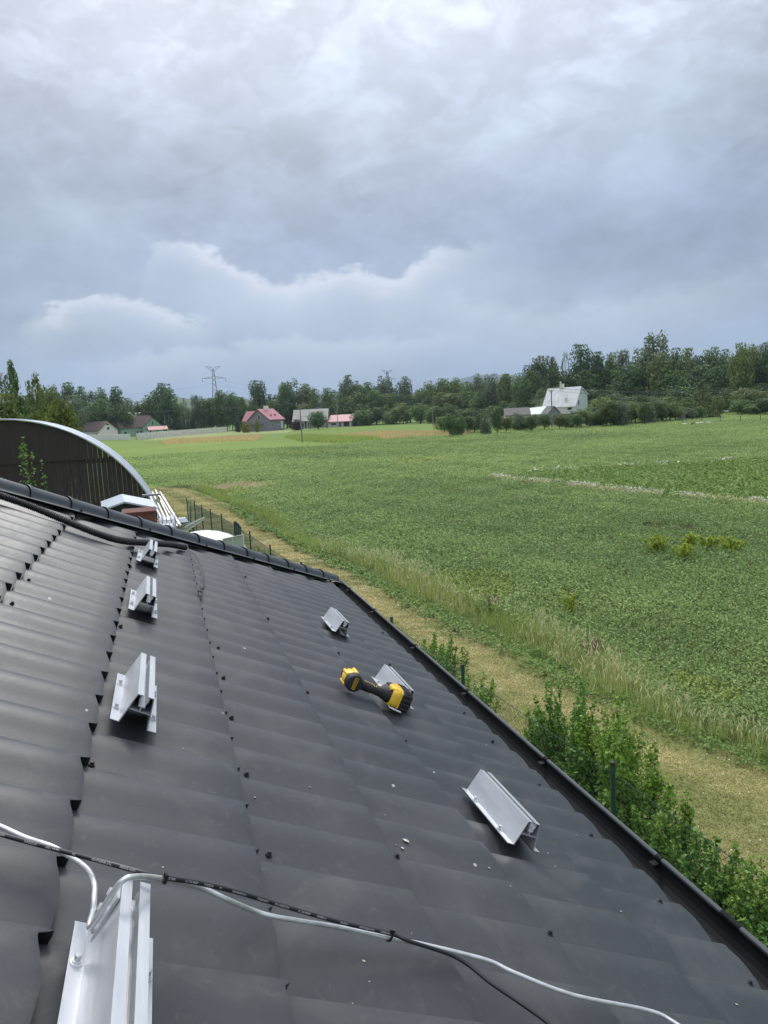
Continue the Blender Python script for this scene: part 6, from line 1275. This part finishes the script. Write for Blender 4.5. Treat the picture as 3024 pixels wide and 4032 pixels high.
# ---- hedge shrubs by the fence
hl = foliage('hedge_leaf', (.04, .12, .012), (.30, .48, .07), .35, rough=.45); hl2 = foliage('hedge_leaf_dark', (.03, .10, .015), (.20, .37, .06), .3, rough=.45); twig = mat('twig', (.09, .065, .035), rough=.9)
def shrub(x, y, h_, w_, n, label, m_, nst=26, leaf=.038, group='shrubs of the hedge along the fence', name='shrub'):
    t = thing(name, label, 'shrub', (x, y, 0), group); st = MB(); CC = []; NN_ = []; LL = []; vv = []
    for k in range(nst):
        a = rng.uniform(0, 6.28); r0 = rng.uniform(0, .25) * w_; r1 = r0 + rng.uniform(.1, .9) ** .7 * w_ * .75; hh = h_ * rng.uniform(.72, 1.08) * (1 - .25 * (r1 / w_) ** 2); b0 = np.array([x + math.cos(a) * r0, y + math.sin(a) * r0, 0]); b1 = np.array([x + math.cos(a) * r1, y + math.sin(a) * r1, hh]); md = (b0 + b1) / 2 + (rng.normal(0, .05), rng.normal(0, .05), h_ * .06)
        ts = np.linspace(0, 1, 9)[:, None]; P_ = (1 - ts) ** 2 * b0 + 2 * ts * (1 - ts) * md + ts ** 2 * b1; st.tube(P_, np.linspace(.007, .0015, 9), 4, cap=False); m2 = int(n / nst); tt = rng.uniform(.12, 1.0, m2)[:, None] ** .8
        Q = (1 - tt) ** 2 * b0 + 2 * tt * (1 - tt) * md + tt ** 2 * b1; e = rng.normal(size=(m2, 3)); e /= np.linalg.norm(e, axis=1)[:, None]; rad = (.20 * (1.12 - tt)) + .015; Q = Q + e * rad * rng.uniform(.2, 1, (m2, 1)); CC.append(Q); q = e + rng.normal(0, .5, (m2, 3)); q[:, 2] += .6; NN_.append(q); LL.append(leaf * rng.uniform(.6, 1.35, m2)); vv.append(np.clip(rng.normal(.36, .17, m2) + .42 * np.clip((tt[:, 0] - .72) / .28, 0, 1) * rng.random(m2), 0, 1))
    CC = np.concatenate(CC); CC[:, 2] = np.maximum(CC[:, 2], .02); L = np.concatenate(LL); V, F = leafset(CC, np.concatenate(NN_), L, L * .3); mesh_obj('foliage', V - np.array([x, y, 0]), F, m_, t, var=np.concatenate(vv)); st.build('stems', twig, t); return t
SH = [(3.95, 11.3, 1.05, .38, 1500, 'sparse low shrub with separate upright shoots just over the gutter, farthest of the near hedge', 12), (3.9, 10.3, 1.25, .42, 1900, 'thin upright shrub between the farthest one and the gutter bracket', 13), (3.9, 9.3, 1.0, .36, 1700, 'low thin shrub close to the far green post', 13),
 (3.86, 7.35, 1.25, .30, 2600, 'small leafy shrub at the left start of the thick hedge behind the fence mesh', 22), (3.98, 6.98, 1.72, .42, 5200, 'tallest bright green shrub at the left of the thick hedge', 30), (4.08, 6.35, 1.70, .42, 5200, 'upright bushy shrub with pointed shoots in the middle of the tall group', 30), (3.98, 5.85, 1.72, .36, 4600, 'shrub with a dark narrow top at the right of the tall group', 26),
 (3.84, 6.5, 1.25, .32, 4600, 'dense dark green shrub pressed against the fence mesh below the tall group', 28), (3.84, 5.75, 1.2, .31, 4600, 'dark shrub behind the mesh just left of the nearest green post', 28), (3.93, 5.2, 1.32, .32, 4600, 'leafy shrub right behind the nearest green post', 28),
 (3.9, 4.75, 1.12, .33, 4200, 'bright shrub right of the nearest green post, below the sagging mesh', 26), (3.86, 4.35, .95, .3, 3600, 'lower darker shrub in the dip of the hedge', 24), (4.15, 4.3, 1.25, .38, 3600, 'loose shrub with light shoots near the right edge of the picture', 24),
 (3.85, 3.85, 1.05, .40, 4600, 'broad shrub at the lower right behind the mesh', 28), (4.2, 3.7, 1.2, .4, 4200, 'shrub cut off by the right edge of the picture', 26), (3.75, 3.3, 1.0, .40, 4800, 'dense shrub just over the gutter joint', 28), (3.9, 2.75, 1.0, .42, 4800, 'shrub behind the gutter at the lower right', 28), (3.8, 2.2, 1.0, .42, 4200, 'last hedge shrub low behind the gutter at the right corner', 26)]
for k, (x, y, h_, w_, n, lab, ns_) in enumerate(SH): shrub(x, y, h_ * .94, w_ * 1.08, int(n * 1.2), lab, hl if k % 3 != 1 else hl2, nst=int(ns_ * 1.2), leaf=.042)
shrub(2.15, 19.2, 1.25, .5, 2600, 'dark shrub growing through the fence beside the framed panel', hl2, leaf=.06); shrub(1.7, 21.5, .8, .6, 2200, 'low weeds at the foot of the fence behind the white dome', hl2, leaf=.06)
for k, (px, pt) in enumerate(((48, 1858), (92, 1850), (140, 1878))): a = atY(px, pt, 13); shrub(a[0], 13, a[2] * 1.12, .17, 1300, ('left', 'middle', 'right')[k] + ' leafy shoot rising before the boarded barn at the left', hl2, nst=9, leaf=.06, group='leafy shoots before the barn')
# yellow-green weeds and dark brown dock in the crop
weedl = foliage('weed_leaf', (.15, .24, .02), (.55, .62, .08), .35)
for k, (px, py, w_, lab) in enumerate(((2585, 2155, .5, 'yellow-green weed clump, leftmost of those in the crop'), (2690, 2190, .42, 'yellow-green weed clump, lowest of those in the crop'), (2715, 2145, .3, 'small yellow-green weed clump behind the lowest one'), (2790, 2150, .4, 'yellow-green weed clump between the middle and right ones'), (2880, 2165, .55, 'largest yellow-green weed clump to the right in the crop'))):
    a = gnd(px, py + 20); shrub(a[0], a[1], .55, w_, 700, lab, weedl, nst=14, leaf=.075, group='yellow-green weeds in the crop', name='weed_clump')
brn = foliage('dock_leaf', (.12, .09, .04), (.26, .2, .11), .1)
for px, py, lab in ((1935, 2405, 'dark brown dead dock stalks standing at the field edge'), (2330, 2590, 'brown withered weeds at the edge of the long grass')):
    a = gnd(px, py); shrub(a[0], a[1], .42, .26, 500, lab, brn, nst=16, leaf=.04, group=None, name='dead_weeds')
a = gnd(2240, 2420); shrub(a[0], a[1], .6, .18, 400, 'pale green tall weed standing alone in the crop', weedl, nst=10, leaf=.05, group=None, name='tall_weed')

# ---- haze: damp air that fades the hills
hz = bpy.data.materials.new('haze'); hz.use_nodes = True; hn = hz.node_tree; hn.nodes.clear(); pv = hn.nodes.new('ShaderNodeVolumePrincipled'); ho = hn.nodes.new('ShaderNodeOutputMaterial'); hn.links.new(pv.outputs[0], ho.inputs['Volume'])
pv.inputs['Color'].default_value = (.62, .76, .95, 1); pv.inputs['Density'].default_value = .00013; pv.inputs['Anisotropy'].default_value = .2
mb = MB(); mb.box((0, 1550, 139), (6600, 3900, 282)); h_o = mb.build('haze', hz); tag(h_o, 'thin bluish summer haze lying over the fields and hills', 'haze', kind='stuff')
